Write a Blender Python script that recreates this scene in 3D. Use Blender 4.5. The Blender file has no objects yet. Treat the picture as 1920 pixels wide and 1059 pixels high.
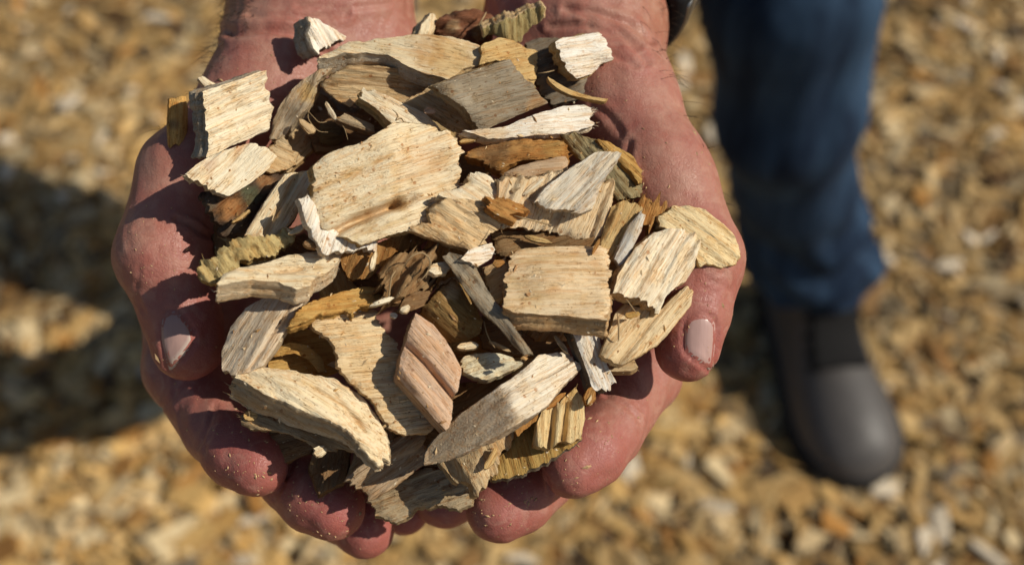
import bpy, math, random
import numpy as np
from mathutils import Vector, Matrix
from mathutils.geometry import delaunay_2d_cdt
from mathutils.bvhtree import BVHTree

SC = bpy.context.scene
COL = SC.collection
R = math.radians

# ------------------------------------------------------------------ camera
F = 2250.0                      # focal length in pixels of the 1920 px wide photograph
CX, CY = 960.0, 529.5
CAMZ = 1.30
PITCH = R(52)
CAM = np.array([0.0, 0.0, CAMZ])
RT = np.array([1.0, 0.0, 0.0])
FW = np.array([0.0, math.cos(PITCH), -math.sin(PITCH)])
UP = np.array([0.0, math.sin(PITCH), math.cos(PITCH)])
cd = bpy.data.cameras.new('camera')
cam = bpy.data.objects.new('camera', cd)
COL.objects.link(cam)
cam.location = CAM
cam.rotation_euler = (R(90) - PITCH, 0, 0)
cd.sensor_width = 36.0
cd.lens = 36.0 * F / 1920.0
cd.clip_start = 0.01
cd.clip_end = 400
cd.dof.use_dof = True
cd.dof.focus_distance = 0.392
cd.dof.aperture_fstop = 5.8
cd.dof.aperture_blades = 7
SC.camera = cam

# ------------------------------------------------------------------ light
SUN = np.array([0.731, -0.111, 0.669])
SUN /= np.linalg.norm(SUN)
w = bpy.data.worlds.new('World')
SC.world = w
w.use_nodes = True
nt = w.node_tree
sky = nt.nodes.new('ShaderNodeTexSky')
sky.sky_type = 'NISHITA'
sky.sun_disc = False
sky.sun_elevation = math.asin(SUN[2])
sky.sun_rotation = math.atan2(SUN[0], SUN[1])
bg = nt.nodes['Background']
bg.inputs['Strength'].default_value = 0.07
nt.links.new(sky.outputs['Color'], bg.inputs['Color'])
ld = bpy.data.lights.new('sun', 'SUN')
ld.energy = 5.0
ld.angle = R(0.55)
ld.color = (1.0, 0.935, 0.81)
sun = bpy.data.objects.new('sun', ld)
COL.objects.link(sun)
sun.rotation_euler = Vector(-SUN).to_track_quat('-Z', 'Y').to_euler()
SC.view_settings.view_transform = 'Standard'
SC.view_settings.look = 'None'
SC.view_settings.exposure = -0.33
SC.view_settings.gamma = 1.0
SC.view_settings.use_curve_mapping = False
SC.render.resolution_x, SC.render.resolution_y = 1024, 564
SC.cycles.max_bounces = 6
SC.cycles.use_denoising = True

# ------------------------------------------------------------------ helpers
def camxyz(px, py, d):
    "a photograph pixel at a depth, in camera axes (right, up, depth)"
    return np.array([(px - CX) / F * d, (CY - py) / F * d, d])

def cam2world(P):
    P = np.asarray(P, float)
    return CAM + P[..., 0:1] * RT + P[..., 1:2] * UP + P[..., 2:3] * FW

def W(px, py, d):
    return cam2world(camxyz(px, py, d)[None])[0]

def hash2(ix, iy, seed):
    h = (ix.astype(np.int64) * 374761393 + iy.astype(np.int64) * 668265263 + seed * 974634877) & 0xffffffff
    h = ((h ^ (h >> 13)) * 1274126177) & 0xffffffff
    h = ((h ^ (h >> 16)) * 2246822519) & 0xffffffff
    return ((h ^ (h >> 15)) & 0xffff) / 65535.0

def vnoise(x, y, seed=0):
    "2D value noise in -1..1"
    x = np.asarray(x, float); y = np.asarray(y, float)
    ix = np.floor(x); iy = np.floor(y)
    fx = x - ix; fy = y - iy
    fx = fx * fx * (3 - 2 * fx); fy = fy * fy * (3 - 2 * fy)
    a = hash2(ix, iy, seed); b = hash2(ix + 1, iy, seed)
    c = hash2(ix, iy + 1, seed); d = hash2(ix + 1, iy + 1, seed)
    return 2 * ((a * (1 - fx) + b * fx) * (1 - fy) + (c * (1 - fx) + d * fx) * fy) - 1

def fbm(x, y, seed=0, o=3):
    s = 0; a = 1.0; t = 0
    for k in range(o):
        s = s + a * vnoise(x * 2 ** k, y * 2 ** k, seed + 17 * k); t += a; a *= 0.5
    return s / t

def link(o, parent=None):
    COL.objects.link(o)
    if parent is not None:
        o.parent = parent
    return o

def tag(o, label=None, cat=None, group=None, kind=None):
    if label: o['label'] = label
    if cat: o['category'] = cat
    if group: o['group'] = group
    if kind: o['kind'] = kind
    return o

def empty(name, loc):
    o = bpy.data.objects.new(name, None)
    o.empty_display_size = 0.05
    o.location = loc
    return link(o)

def tube(pts, rad, sides=4):
    "a thin tapering tube along points; returns vertices and faces"
    P = np.asarray(pts, float); n = len(P)
    rad = np.broadcast_to(np.asarray(rad, float), (n,))
    d = np.gradient(P, axis=0); d /= np.linalg.norm(d, axis=1, keepdims=True) + 1e-12
    up = np.array([0.3, 0.2, 0.93])
    V = []
    for i in range(n):
        a = np.cross(d[i], up); a /= np.linalg.norm(a) + 1e-12; b = np.cross(d[i], a)
        for k in range(sides):
            t = 2 * math.pi * k / sides
            V.append(P[i] + (a * math.cos(t) + b * math.sin(t)) * rad[i])
    f = [(i * sides + k, i * sides + (k + 1) % sides, (i + 1) * sides + (k + 1) % sides, (i + 1) * sides + k) for i in range(n - 1) for k in range(sides)]
    f += [tuple(range(sides))[::-1], tuple((n - 1) * sides + k for k in range(sides))]
    return V, f

def mesh_np(name, V, faces, smooth=True):
    "faces: list of index tuples or an (n,3)/(n,4) array"
    me = bpy.data.meshes.new(name)
    V = np.asarray(V, np.float32)
    if isinstance(faces, np.ndarray):
        n, k = faces.shape
        me.vertices.add(len(V)); me.vertices.foreach_set('co', V.ravel())
        me.loops.add(n * k); me.loops.foreach_set('vertex_index', faces.astype(np.int32).ravel())
        me.polygons.add(n)
        me.polygons.foreach_set('loop_start', np.arange(0, n * k, k, dtype=np.int32))
        me.update(calc_edges=True)
    else:
        me.from_pydata([tuple(map(float, v)) for v in V], [], faces)
        me.update()
    me.polygons.foreach_set('use_smooth', np.full(len(me.polygons), smooth, dtype=bool))
    return me

def set_tint(me, C, name='tint'):
    a = me.attributes.new(name, 'FLOAT_COLOR', 'POINT')
    C = np.asarray(C, np.float32)
    if C.shape[1] == 3:
        C = np.concatenate([C, np.ones((len(C), 1), np.float32)], 1)
    a.data.foreach_set('color', C.ravel())

# ------------------------------------------------------------------ materials
def new_mat(name):
    m = bpy.data.materials.new(name)
    m.use_nodes = True
    t = m.node_tree
    b = t.nodes['Principled BSDF']
    return m, t, b

class NB:
    def __init__(s, t): s.t = t
    def n(s, typ, **kw):
        x = s.t.nodes.new(typ)
        for k, v in kw.items(): setattr(x, k, v)
        return x
    def l(s, a, b): s.t.links.new(a, b)
    def mix(s, fac, a, b, mode='MIX'):
        x = s.t.nodes.new('ShaderNodeMix'); x.data_type = 'RGBA'; x.blend_type = mode
        for sock, val in ((x.inputs[0], fac), (x.inputs[6], a), (x.inputs[7], b)):
            if isinstance(val, (int, float)): sock.default_value = val
            elif isinstance(val, tuple): sock.default_value = (*val, 1) if len(val) == 3 else val
            else: s.l(val, sock)
        return x.outputs[2]
    def math(s, op, a, b=0.0, c=None):
        x = s.t.nodes.new('ShaderNodeMath'); x.operation = op
        for i, val in enumerate((a, b) if c is None else (a, b, c)):
            if isinstance(val, (int, float)): x.inputs[i].default_value = val
            else: s.l(val, x.inputs[i])
        return x.outputs[0]
    def ramp(s, fac, stops):
        x = s.t.nodes.new('ShaderNodeValToRGB')
        e = x.color_ramp.elements
        while len(e) < len(stops): e.new(0.5)
        for k, (p, c) in enumerate(stops):
            e[k].position = p; e[k].color = (*c, 1) if isinstance(c, tuple) else (c, c, c, 1)
        s.l(fac, x.inputs[0]); return x.outputs[0]
    def noise(s, vec, scale, detail=3, rough=0.55, dist=0.0):
        x = s.t.nodes.new('ShaderNodeTexNoise')
        x.inputs['Scale'].default_value = scale; x.inputs['Detail'].default_value = detail
        x.inputs['Roughness'].default_value = rough; x.inputs['Distortion'].default_value = dist
        if vec is not None: s.l(vec, x.inputs['Vector'])
        return x.outputs['Fac']
    def mapping(s, vec, scale, loc=None):
        x = s.t.nodes.new('ShaderNodeMapping'); x.inputs['Scale'].default_value = scale
        s.l(vec, x.inputs['Vector'])
        if loc is not None: s.l(loc, x.inputs['Location'])
        return x.outputs[0]
    def bump(s, h, strength, dist, normal=None):
        x = s.t.nodes.new('ShaderNodeBump'); x.inputs['Strength'].default_value = strength
        x.inputs['Distance'].default_value = dist; s.l(h, x.inputs['Height'])
        if normal is not None: s.l(normal, x.inputs['Normal'])
        return x.outputs[0]

def wood_material():
    m, t, b = new_mat('chipped_wood')
    N = NB(t)
    tc = N.n('ShaderNodeTexCoord').outputs['Object']
    oi = N.n('ShaderNodeObjectInfo')
    off = N.n('ShaderNodeCombineXYZ')
    r20 = N.math('MULTIPLY', oi.outputs['Random'], 20.0)
    N.l(r20, off.inputs[0]); N.l(r20, off.inputs[1]); N.l(r20, off.inputs[2])
    at = N.n('ShaderNodeAttribute', attribute_name='tint')
    base = N.mix(1.0, at.outputs['Color'], oi.outputs['Color'], 'MULTIPLY')
    g1 = N.noise(N.mapping(tc, (22, 420, 420), off.outputs[0]), 1.0, 4, 0.6, 0.35)     # broad growth bands
    g2 = N.noise(N.mapping(tc, (70, 2100, 2100), off.outputs[0]), 1.0, 3, 0.6, 0.2)     # fibres
    g3 = N.noise(N.mapping(tc, (160, 160, 160), off.outputs[0]), 1.0, 3, 0.6)           # blotches
    g4 = N.noise(N.mapping(tc, (1900, 2600, 2600), off.outputs[0]), 1.0, 2, 0.6)        # grit
    g5 = N.noise(N.mapping(tc, (9, 330, 330), off.outputs[0]), 1.0, 3, 0.55, 0.5)      # growth rings cut as lines
    g6 = N.noise(N.mapping(tc, (45, 1100, 1100), off.outputs[0]), 1.0, 2, 0.5, 0.3)      # hairline splits
    def line(g, w_):
        return N.ramp(N.math('ABSOLUTE', N.math('SUBTRACT', g, 0.5)), [(0.0, 1.0), (w_, 0.0)])
    c = N.mix(N.math('MULTIPLY', N.ramp(g1, [(0.40, 0.0), (0.68, 1.0)]), 0.40), base, (0.88, 0.72, 0.50), 'MULTIPLY')
    c = N.mix(N.math('MULTIPLY', line(g5, 0.035), 0.50), c, (0.80, 0.50, 0.24), 'MULTIPLY')
    c = N.mix(N.math('MULTIPLY', N.ramp(g2, [(0.30, 1.0), (0.50, 0.0)]), 0.50), c, (0.74, 0.56, 0.38), 'MULTIPLY')
    split = N.math('MULTIPLY', line(g6, 0.024), N.ramp(g3, [(0.41, 0.0), (0.57, 1.0)]))
    c = N.mix(N.math('MULTIPLY', split, 0.66), c, (0.44, 0.30, 0.17), 'MULTIPLY')
    c = N.mix(N.math('MULTIPLY', N.ramp(g3, [(0.50, 0.0), (0.68, 1.0)]), 0.50), c, (0.94, 0.76, 0.52), 'MULTIPLY')
    c = N.mix(N.math('MULTIPLY', N.ramp(g4, [(0.60, 0.0), (0.72, 1.0)]), 0.40), c, (0.62, 0.40, 0.22), 'MULTIPLY')
    vo = N.n('ShaderNodeTexVoronoi'); vo.inputs['Scale'].default_value = 620
    N.l(N.mapping(tc, (1, 1, 1), off.outputs[0]), vo.inputs['Vector'])
    sc_ = N.n('ShaderNodeSeparateColor'); N.l(vo.outputs['Color'], sc_.inputs[0])
    few = N.ramp(sc_.outputs[0], [(0.70, 0.0), (0.90, 1.0)])
    size = N.math('MULTIPLY', sc_.outputs[1], 0.42)
    speck = N.math('MULTIPLY', N.math('LESS_THAN', vo.outputs['Distance'], size), few)
    speck = N.math('MULTIPLY', speck, N.ramp(g3, [(0.42, 0.0), (0.55, 1.0)]))
    c = N.mix(N.math('MULTIPLY', speck, 0.75), c, (0.55, 0.28, 0.12), 'MULTIPLY')
    N.l(c, b.inputs['Base Color'])
    b.inputs['Roughness'].default_value = 0.78
    b.inputs['Specular IOR Level'].default_value = 0.22
    n1 = N.bump(N.math('SUBTRACT', 1.0, split), 0.6, 0.0004, N.bump(g2, 0.9, 0.00058))
    n2 = N.bump(g4, 0.6, 0.00034, n1)
    N.l(N.bump(g1, 0.5, 0.0006, n2), b.inputs['Normal'])
    return m

def litter_material():
    m, t, b = new_mat('ground_wood')
    N = NB(t)
    tc = N.n('ShaderNodeTexCoord').outputs['Object']
    at = N.n('ShaderNodeAttribute', attribute_name='tint')
    g = N.noise(tc, 110, 4, 0.6)
    c = N.mix(N.math('MULTIPLY', N.ramp(g, [(0.35, 1.0), (0.65, 0.0)]), 0.55), at.outputs['Color'], (0.6, 0.48, 0.34), 'MULTIPLY')
    N.l(c, b.inputs['Base Color'])
    b.inputs['Roughness'].default_value = 0.8
    N.l(N.bump(g, 0.6, 0.002), b.inputs['Normal'])
    return m

def soil_material():
    m, t, b = new_mat('mulch_floor')
    N = NB(t)
    tc = N.n('ShaderNodeTexCoord').outputs['Object']
    vo = N.n('ShaderNodeTexVoronoi'); vo.inputs['Scale'].default_value = 48
    N.l(tc, vo.inputs['Vector'])
    g = N.noise(tc, 30, 5, 0.65)
    cell = N.ramp(vo.outputs['Color'], [(0.1, (0.20, 0.14, 0.07)), (0.45, (0.38, 0.27, 0.14)), (0.7, (0.52, 0.38, 0.20)), (0.95, (0.66, 0.53, 0.34))])
    c = N.mix(N.ramp(g, [(0.35, 0.85), (0.7, 0.1)]), cell, (0.22, 0.155, 0.085))
    N.l(c, b.inputs['Base Color'])
    b.inputs['Roughness'].default_value = 0.9
    N.l(N.bump(vo.outputs['Distance'], 0.9, 0.02), b.inputs['Normal'])
    return m

def skin_material():
    m, t, b = new_mat('skin')
    N = NB(t)
    tc = N.n('ShaderNodeTexCoord').outputs['Object']
    at = N.n('ShaderNodeAttribute', attribute_name='tint')
    red = at.outputs['Fac']
    sep = N.n('ShaderNodeSeparateColor'); N.l(at.outputs['Color'], sep.inputs[0])
    red, tan = sep.outputs[0], sep.outputs[1]
    big = N.noise(tc, 60, 4, 0.6)
    mid = N.noise(tc, 260, 3, 0.6)
    c = N.mix(N.ramp(big, [(0.34, 0.0), (0.66, 1.0)]), (0.425, 0.210, 0.150), (0.375, 0.145, 0.110))
    c = N.mix(red, c, (0.365, 0.105, 0.088))
    c = N.mix(tan, c, (0.36, 0.165, 0.090))
    c = N.mix(N.math('MULTIPLY', N.ramp(mid, [(0.42, 1.0), (0.60, 0.0)]), 0.30), c, (0.80, 0.62, 0.58), 'MULTIPLY')
    vo = N.n('ShaderNodeTexVoronoi'); vo.feature = 'DISTANCE_TO_EDGE'; vo.inputs['Scale'].default_value = 620
    ws = N.n('ShaderNodeVectorMath', operation='ADD'); 
    nz = N.n('ShaderNodeTexNoise'); nz.inputs['Scale'].default_value = 300; N.l(tc, nz.inputs['Vector'])
    sc = N.n('ShaderNodeVectorMath', operation='SCALE'); sc.inputs['Scale'].default_value = 0.0022
    N.l(nz.outputs['Color'], sc.inputs[0]); N.l(tc, ws.inputs[0]); N.l(sc.outputs[0], ws.inputs[1])
    N.l(ws.outputs[0], vo.inputs['Vector'])
    cell = N.ramp(vo.outputs['Distance'], [(0.0, 0.0), (0.16, 1.0)])
    c = N.mix(N.math('MULTIPLY', N.math('SUBTRACT', 1.0, cell), 0.08), c, (0.62, 0.42, 0.38), 'MULTIPLY')
    vein = N.noise(tc, 140, 3, 0.6, 0.8)
    c = N.mix(N.math('MULTIPLY', N.ramp(vein, [(0.52, 0.0), (0.64, 1.0)]), 0.28), c, (0.52, 0.30, 0.22))
    c = N.mix(N.math('MULTIPLY', N.ramp(vein, [(0.36, 1.0), (0.46, 0.0)]), 0.35), c, (0.40, 0.13, 0.09))
    N.l(c, b.inputs['Base Color'])
    b.inputs['Roughness'].default_value = 0.50
    rr = N.ramp(mid, [(0.3, 0.38), (0.7, 0.58)])
    N.l(rr, b.inputs['Roughness'])
    b.inputs['Specular IOR Level'].default_value = 0.36
    b.inputs['Subsurface Weight'].default_value = 0.08
    b.inputs['Subsurface Radius'].default_value = (1.0, 0.36, 0.2)
    b.inputs['Subsurface Scale'].default_value = 0.004
    n0 = N.bump(N.noise(tc, 1700, 2, 0.6), 0.22, 0.0002)      # pores
    fl = N.noise(N.mapping(tc, (260, 900, 260)), 1.0, 2, 0.5, 1.2)
    lines = N.ramp(N.math('ABSOLUTE', N.math('SUBTRACT', fl, 0.5)), [(0.0, 0.0), (0.03, 1.0)])
    n0 = N.bump(lines, 0.30, 0.00025, n0)
    n1 = N.bump(cell, 0.25, 0.0002, n0)
    wr = N.noise(N.mapping(tc, (500, 160, 500)), 1.0, 4, 0.62, 0.6)
    n2 = N.bump(wr, 0.22, 0.0006, n1)
    N.l(N.bump(mid, 0.20, 0.0007, n2), b.inputs['Normal'])
    return m

def plain(name, col, rough=0.6, spec=0.3, var=0.25, scale=80, bump=0.0, bscale=600, bdist=0.0006):
    m, t, b = new_mat(name)
    N = NB(t)
    tc = N.n('ShaderNodeTexCoord').outputs['Object']
    g = N.noise(tc, scale, 4, 0.6)
    dk = tuple(1 - var * 1.6 for _ in range(3))
    c = N.mix(N.ramp(g, [(0.3, 1.0), (0.7, 0.0)]), col, tuple(x * (1 - var) for x in col))
    N.l(c, b.inputs['Base Color'])
    b.inputs['Roughness'].default_value = rough
    b.inputs['Specular IOR Level'].default_value = spec
    if bump:
        N.l(N.bump(N.noise(tc, bscale, 3, 0.6), bump, bdist), b.inputs['Normal'])
    return m

def nail_material():
    m, t, b = new_mat('nail')
    N = NB(t)
    tc = N.n('ShaderNodeTexCoord').outputs['Object']
    at = N.n('ShaderNodeAttribute', attribute_name='tint')
    st = N.noise(N.mapping(tc, (1500, 60, 60)), 1.0, 3, 0.6)
    c = N.mix(N.math('MULTIPLY', st, 0.35), at.outputs['Color'], (0.75, 0.58, 0.55), 'MULTIPLY')
    N.l(c, b.inputs['Base Color'])
    b.inputs['Roughness'].default_value = 0.30
    b.inputs['Specular IOR Level'].default_value = 0.5
    N.l(N.bump(st, 0.4, 0.00018), b.inputs['Normal'])
    return m

def denim_material():
    m, t, b = new_mat('denim')
    N = NB(t)
    tc = N.n('ShaderNodeTexCoord').outputs['Object']
    fade = N.noise(N.mapping(tc, (22, 22, 3.5)), 1.0, 4, 0.6)
    tw = N.noise(N.mapping(tc, (900, 900, 900)), 1.0, 2)
    c = N.mix(N.ramp(fade, [(0.38, 0.0), (0.66, 1.0)]), (0.009, 0.019, 0.041), (0.044, 0.086, 0.150))
    c = N.mix(N.math('MULTIPLY', tw, 0.4), c, (0.5, 0.55, 0.62), 'MULTIPLY')
    N.l(c, b.inputs['Base Color'])
    b.inputs['Roughness'].default_value = 0.85
    b.inputs['Specular IOR Level'].default_value = 0.15
    N.l(N.bump(tw, 0.5, 0.0008), b.inputs['Normal'])
    return m

M = dict(wood=wood_material(), litter=litter_material(), soil=soil_material(), skin=skin_material(), nail=nail_material(),
         denim=denim_material(),
         shoe=plain('shoe_leather', (0.095, 0.085, 0.079), 0.50, 0.4, 0.25, 60, 0.4, 500),
         sole=plain('rubber_sole', (0.020, 0.018, 0.017), 0.75, 0.3),
         lace=plain('lace_cord', (0.011, 0.010, 0.010), 0.8, 0.2),
         shirt=plain('shirt_cotton', (0.16, 0.19, 0.22), 0.85, 0.15, 0.15, 40, 0.4, 900),
         strap=plain('watch_strap', (0.010, 0.010, 0.011), 0.75, 0.25, 0.2, 120, 0.3, 700),
         steel=plain('watch_steel', (0.30, 0.29, 0.27), 0.3, 0.6, 0.1),
         yellow=plain('yellow_trim', (0.55, 0.36, 0.03), 0.5, 0.4, 0.1),
         hair=plain('hair', (0.05, 0.03, 0.016), 0.5, 0.4, 0.2),
         dust=plain('sawdust', (0.62, 0.42, 0.22), 0.85, 0.2, 0.25, 400),
         fibre=plain('wood_fibre', (0.42, 0.29, 0.15), 0.75, 0.2, 0.25, 300))
M['steel'].node_tree.nodes['Principled BSDF'].inputs['Metallic'].default_value = 0.9

# ------------------------------------------------------------------ ground
rng = np.random.default_rng(7)
def build_ground():
    n = 120
    a = np.linspace(-1, 1, n); a = np.sign(a) * np.abs(a) ** 2.2 * 60
    X, Y = np.meshgrid(a, a + 1.0)
    Z = 0.012 * fbm(X * 2.3, Y * 2.3, 5) + 0.35 * fbm(X * 0.03, Y * 0.03, 8) * np.clip((np.hypot(X, Y - 1) - 4) / 20, 0, 1)
    V = np.stack([X, Y, Z - 0.008], -1).reshape(-1, 3)
    i = np.arange(n * n).reshape(n, n)
    Fq = np.stack([i[:-1, :-1], i[:-1, 1:], i[1:, 1:], i[1:, :-1]], -1).reshape(-1, 4)
    me = mesh_np('ground', V, Fq)
    me.materials.append(M['soil'])
    o = link(bpy.data.objects.new('ground', me))
    tag(o, kind='structure')
build_ground()

PAL = np.array([(0.80, 0.62, 0.345), (0.68, 0.49, 0.225), (0.56, 0.375, 0.15), (0.42, 0.25, 0.085), (0.36, 0.30, 0.205),
                (0.90, 0.81, 0.62), (0.13, 0.085, 0.045), (0.46, 0.25, 0.075)])
PALW = np.array([0.24, 0.22, 0.14, 0.08, 0.12, 0.13, 0.04, 0.03])

def litter():
    "loose chips covering the ground: a small faceted block each, all in one mesh"
    pts = []
    for (xa, xb, ya, yb, n, zs) in ((-1.5, 1.5, 0.35, 2.1, 30000, 1.0), (-2.8, 2.8, -0.9, 3.6, 42000, 1.25), (-6, 6, -3, 8, 24000, 1.6)):
        x = rng.uniform(xa, xb, n); y = rng.uniform(ya, yb, n)
        pts.append(np.stack([x, y, np.full(n, zs)], 1))
    P = np.concatenate(pts)
    n = len(P)
    base = np.array([(-1, -1, -1), (1, -1, -1), (1, 1, -1), (-1, 1, -1), (-1, -1, 1), (1, -1, 1), (1, 1, 1), (-1, 1, 1)], float)
    L = rng.lognormal(math.log(0.0112), 0.45, n) * P[:, 2]
    L = np.minimum(L, 0.024)
    Wd = L * rng.uniform(0.16, 0.62, n)
    T = np.minimum(L * rng.uniform(0.06, 0.20, n), 0.0035)
    J = base[None] + rng.uniform(-0.5, 0.5, (n, 8, 3))
    J = J * np.stack([L, Wd, T], 1)[:, None, :]
    az = rng.uniform(0, 2 * math.pi, n); tx = rng.normal(0, 0.22, n); ty = rng.normal(0, 0.22, n)
    ca, sa = np.cos(az), np.sin(az)
    cx_, sx_ = np.cos(tx), np.sin(tx); cy_, sy_ = np.cos(ty), np.sin(ty)
    def rot(J):
        x, y, z = J[..., 0], J[..., 1], J[..., 2]
        y, z = y * cx_[:, None] - z * sx_[:, None], y * sx_[:, None] + z * cx_[:, None]
        x, z = x * cy_[:, None] + z * sy_[:, None], -x * sy_[:, None] + z * cy_[:, None]
        x, y = x * ca[:, None] - y * sa[:, None], x * sa[:, None] + y * ca[:, None]
        return np.stack([x, y, z], -1)
    J = rot(J)
    Z = rng.uniform(0.002, 0.014, n)
    J[..., 0] += P[:, 0:1]; J[..., 1] += P[:, 1:2]; J[..., 2] += Z[:, None]
    V = J.reshape(-1, 3)
    fq = np.array([(0, 3, 2, 1), (4, 5, 6, 7), (0, 1, 5, 4), (1, 2, 6, 5), (2, 3, 7, 6), (3, 0, 4, 7)])
    Fq = (np.arange(n)[:, None, None] * 8 + fq[None]).reshape(-1, 4)
    me = mesh_np('wood_chip_litter', V, Fq, smooth=False)
    c = PAL[rng.choice(len(PAL), n, p=PALW)] * rng.uniform(0.75, 1.2, (n, 1))
    damp = np.clip(0.5 + 1.6 * fbm(P[:, 0] * 2.6, P[:, 1] * 2.6, 44, 3), 0, 1)[:, None]      # damp, older patches
    c = c * (0.66 + 0.34 * damp)
    c = c * np.array([0.88, 0.775, 0.59])
    set_tint(me, np.repeat(c, 8, 0))
    me.materials.append(M['litter'])
    o = link(bpy.data.objects.new('wood_chip_litter', me))
    tag(o, 'thick layer of loose tan and brown wood chips covering the ground', 'wood chips', kind='stuff')
litter()

def ground_chip_mesh(k):
    r = np.random.default_rng(100 + k)
    n = 9
    ang = np.sort(r.uniform(0, 2 * math.pi, n) * 0.3 + np.linspace(0, 2 * math.pi, n, endpoint=False) * 0.7 + 0.4)
    a, b = 1.0, r.uniform(0.4, 0.8)
    ex = 0.55
    x = np.sign(np.cos(ang)) * np.abs(np.cos(ang)) ** ex * a * r.uniform(0.85, 1.1, n)
    y = np.sign(np.sin(ang)) * np.abs(np.sin(ang)) ** ex * b * r.uniform(0.85, 1.1, n)
    t = r.uniform(0.14, 0.30)
    top = np.stack([x * 0.93, y * 0.93, t + r.uniform(-0.06, 0.06, n)], 1)
    bot = np.stack([x + r.uniform(-0.1, 0.1, n), y, np.full(n, -t) + r.uniform(-0.05, 0.05, n)], 1)
    mid = (top + bot) / 2 * np.array([1.06, 1.06, 1]) + r.uniform(-0.03, 0.03, (n, 3))
    ct = np.array([[0.1, 0, t + 0.07], [-0.1, 0, -t]])
    V = np.concatenate([top, mid, bot, ct])
    fs = []
    for i in range(n):
        j = (i + 1) % n
        fs += [(i, j, 3 * n), (n + i, n + j, j, i), (2 * n + i, 2 * n + j, n + j, n + i), (2 * n + j, 2 * n + i, 3 * n + 1)]
    me = mesh_np('ground_wood_chip', V, fs, smooth=False)
    set_tint(me, np.ones((len(V), 3)))
    me.materials.append(M['wood'])
    return me

GCOL = [('pale cream', (0.82, 0.65, 0.38)), ('honey tan', (0.66, 0.44, 0.18)), ('orange brown', (0.54, 0.28, 0.08)),
        ('grey weathered', (0.27, 0.22, 0.155)), ('dark brown', (0.15, 0.09, 0.045)), ('whitish', (0.90, 0.82, 0.66))]
ORD = ['topmost', 'second', 'third', 'fourth', 'fifth', 'sixth', 'seventh', 'eighth', 'ninth', 'tenth', 'eleventh', 'twelfth', 'thirteenth', 'fourteenth', 'fifteenth',
       'sixteenth', 'seventeenth', 'eighteenth', 'nineteenth', 'twentieth'] + ['twenty-' + t for t in ('first', 'second', 'third', 'fourth', 'fifth', 'sixth', 'seventh', 'eighth', 'ninth')]
def zone(px, py):
    if px > 1690:
        return 'in the top right corner' if py < 200 else ('at the right edge beside the jeans' if py < 560 else ('right of the dark shoe' if py < 840 else 'in the lower right corner'))
    if px > 1330: return 'just right of the jeans leg' if py < 600 else ('left of the shoe tip' if px < 1510 else 'in front of the dark shoe')
    if px > 1180: return 'between wrist and jeans' if py < 450 else 'below the right thumbnail'
    if py > 900 or px > 560: return 'below the cupped fingers' if py > 500 else 'between the two wrists'
    if px < 180: return 'in the top left corner' if py < 170 else 'at the far left beside the thumb' if py < 340 else ('at the far left in the shadows' if py < 790 else 'in the lower left corner')
    return 'left of the hairy forearm' if py < 170 else 'left of the golden stick' if py < 340 else ('left of the shaded thumb' if py < 700 else 'below the shaded index finger')
def ground_chips():
    meshes = [ground_chip_mesh(k) for k in range(12)]
    r = np.random.default_rng(21)
    made = {}
    got = 0
    while got < 290:
        x, y = r.uniform(-0.82, 0.9), r.uniform(0.50, 1.62)
        d = y * FW[1] + (CAMZ) * -FW[2]
        px = CX + x / d * F
        py = CY - (y * UP[1] - CAMZ * UP[2]) / d * F
        if not (-30 < px < 1950 and -20 < py < 1090): continue
        if 235 < px < 1370 and 40 < py < 1000 and (px - 800) ** 2 / 560 ** 2 + (py - 500) ** 2 / 520 ** 2 < 1: continue
        if abs(px - 1510) < 140 and py < 880: continue
        if 430 < px < 1240 and py < 120 and not 780 < px < 915: continue
        k = r.choice(6, p=[0.28, 0.25, 0.12, 0.11, 0.07, 0.17])
        o = bpy.data.objects.new('ground_wood_chip', meshes[got % 12])
        s = min(0.0205, 0.0150 * math.exp(r.normal(0, 0.36)))
        o.scale = (s * 1.15, s * r.uniform(0.6, 1.0), s * 0.7)
        o.location = (x, y, 0.014 + r.uniform(0, 0.008))
        o.rotation_euler = (r.normal(0, 0.22), r.normal(0, 0.22), r.uniform(0, 6.28))
        c = np.array(GCOL[k][1]) * r.uniform(0.88, 1.12)
        o.color = (*c, 1)
        link(o)
        made.setdefault((GCOL[k][0], zone(px, py)), []).append((py, o))
        got += 1
    for (cn, z), lst in made.items():
        lst.sort(key=lambda t: t[0])
        for i, (_, o) in enumerate(lst):
            lab = f'{cn} chip on the ground {z}'
            if len(lst) > 1:
                lab += ', ' + (ORD[i] if i == 0 else ('lowest' if i == len(lst) - 1 else ORD[i] + ' down'))
            tag(o, lab, 'wood chip', cn + ' chips scattered on the ground')
ground_chips()

# ------------------------------------------------------------------ body: signed distance fields meshed with surface nets
class Grid:
    def __init__(s, lo, hi, h):
        s.lo = np.array(lo, float); s.h = h
        s.n = np.ceil((np.array(hi) - s.lo) / h).astype(int) + 1
        s.ax = [s.lo[k] + h * np.arange(s.n[k]) for k in range(3)]
    def field(s): return np.full(s.n, 0.04, np.float32)
    def sub(s, lo, hi):
        a = np.clip(np.floor((np.array(lo) - s.lo) / s.h).astype(int), 0, s.n - 1)
        b = np.clip(np.ceil((np.array(hi) - s.lo) / s.h).astype(int) + 1, 1, s.n)
        sl = tuple(slice(a[k], b[k]) for k in range(3))
        X = s.ax[0][sl[0]][:, None, None]; Y = s.ax[1][sl[1]][None, :, None]; Z = s.ax[2][sl[2]][None, None, :]
        return sl, X, Y, Z

def smin(a, b, k):
    if k <= 0: return np.minimum(a, b)
    h = np.maximum(k - np.abs(a - b), 0) / k
    return np.minimum(a, b) - h * h * k * 0.25

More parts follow.
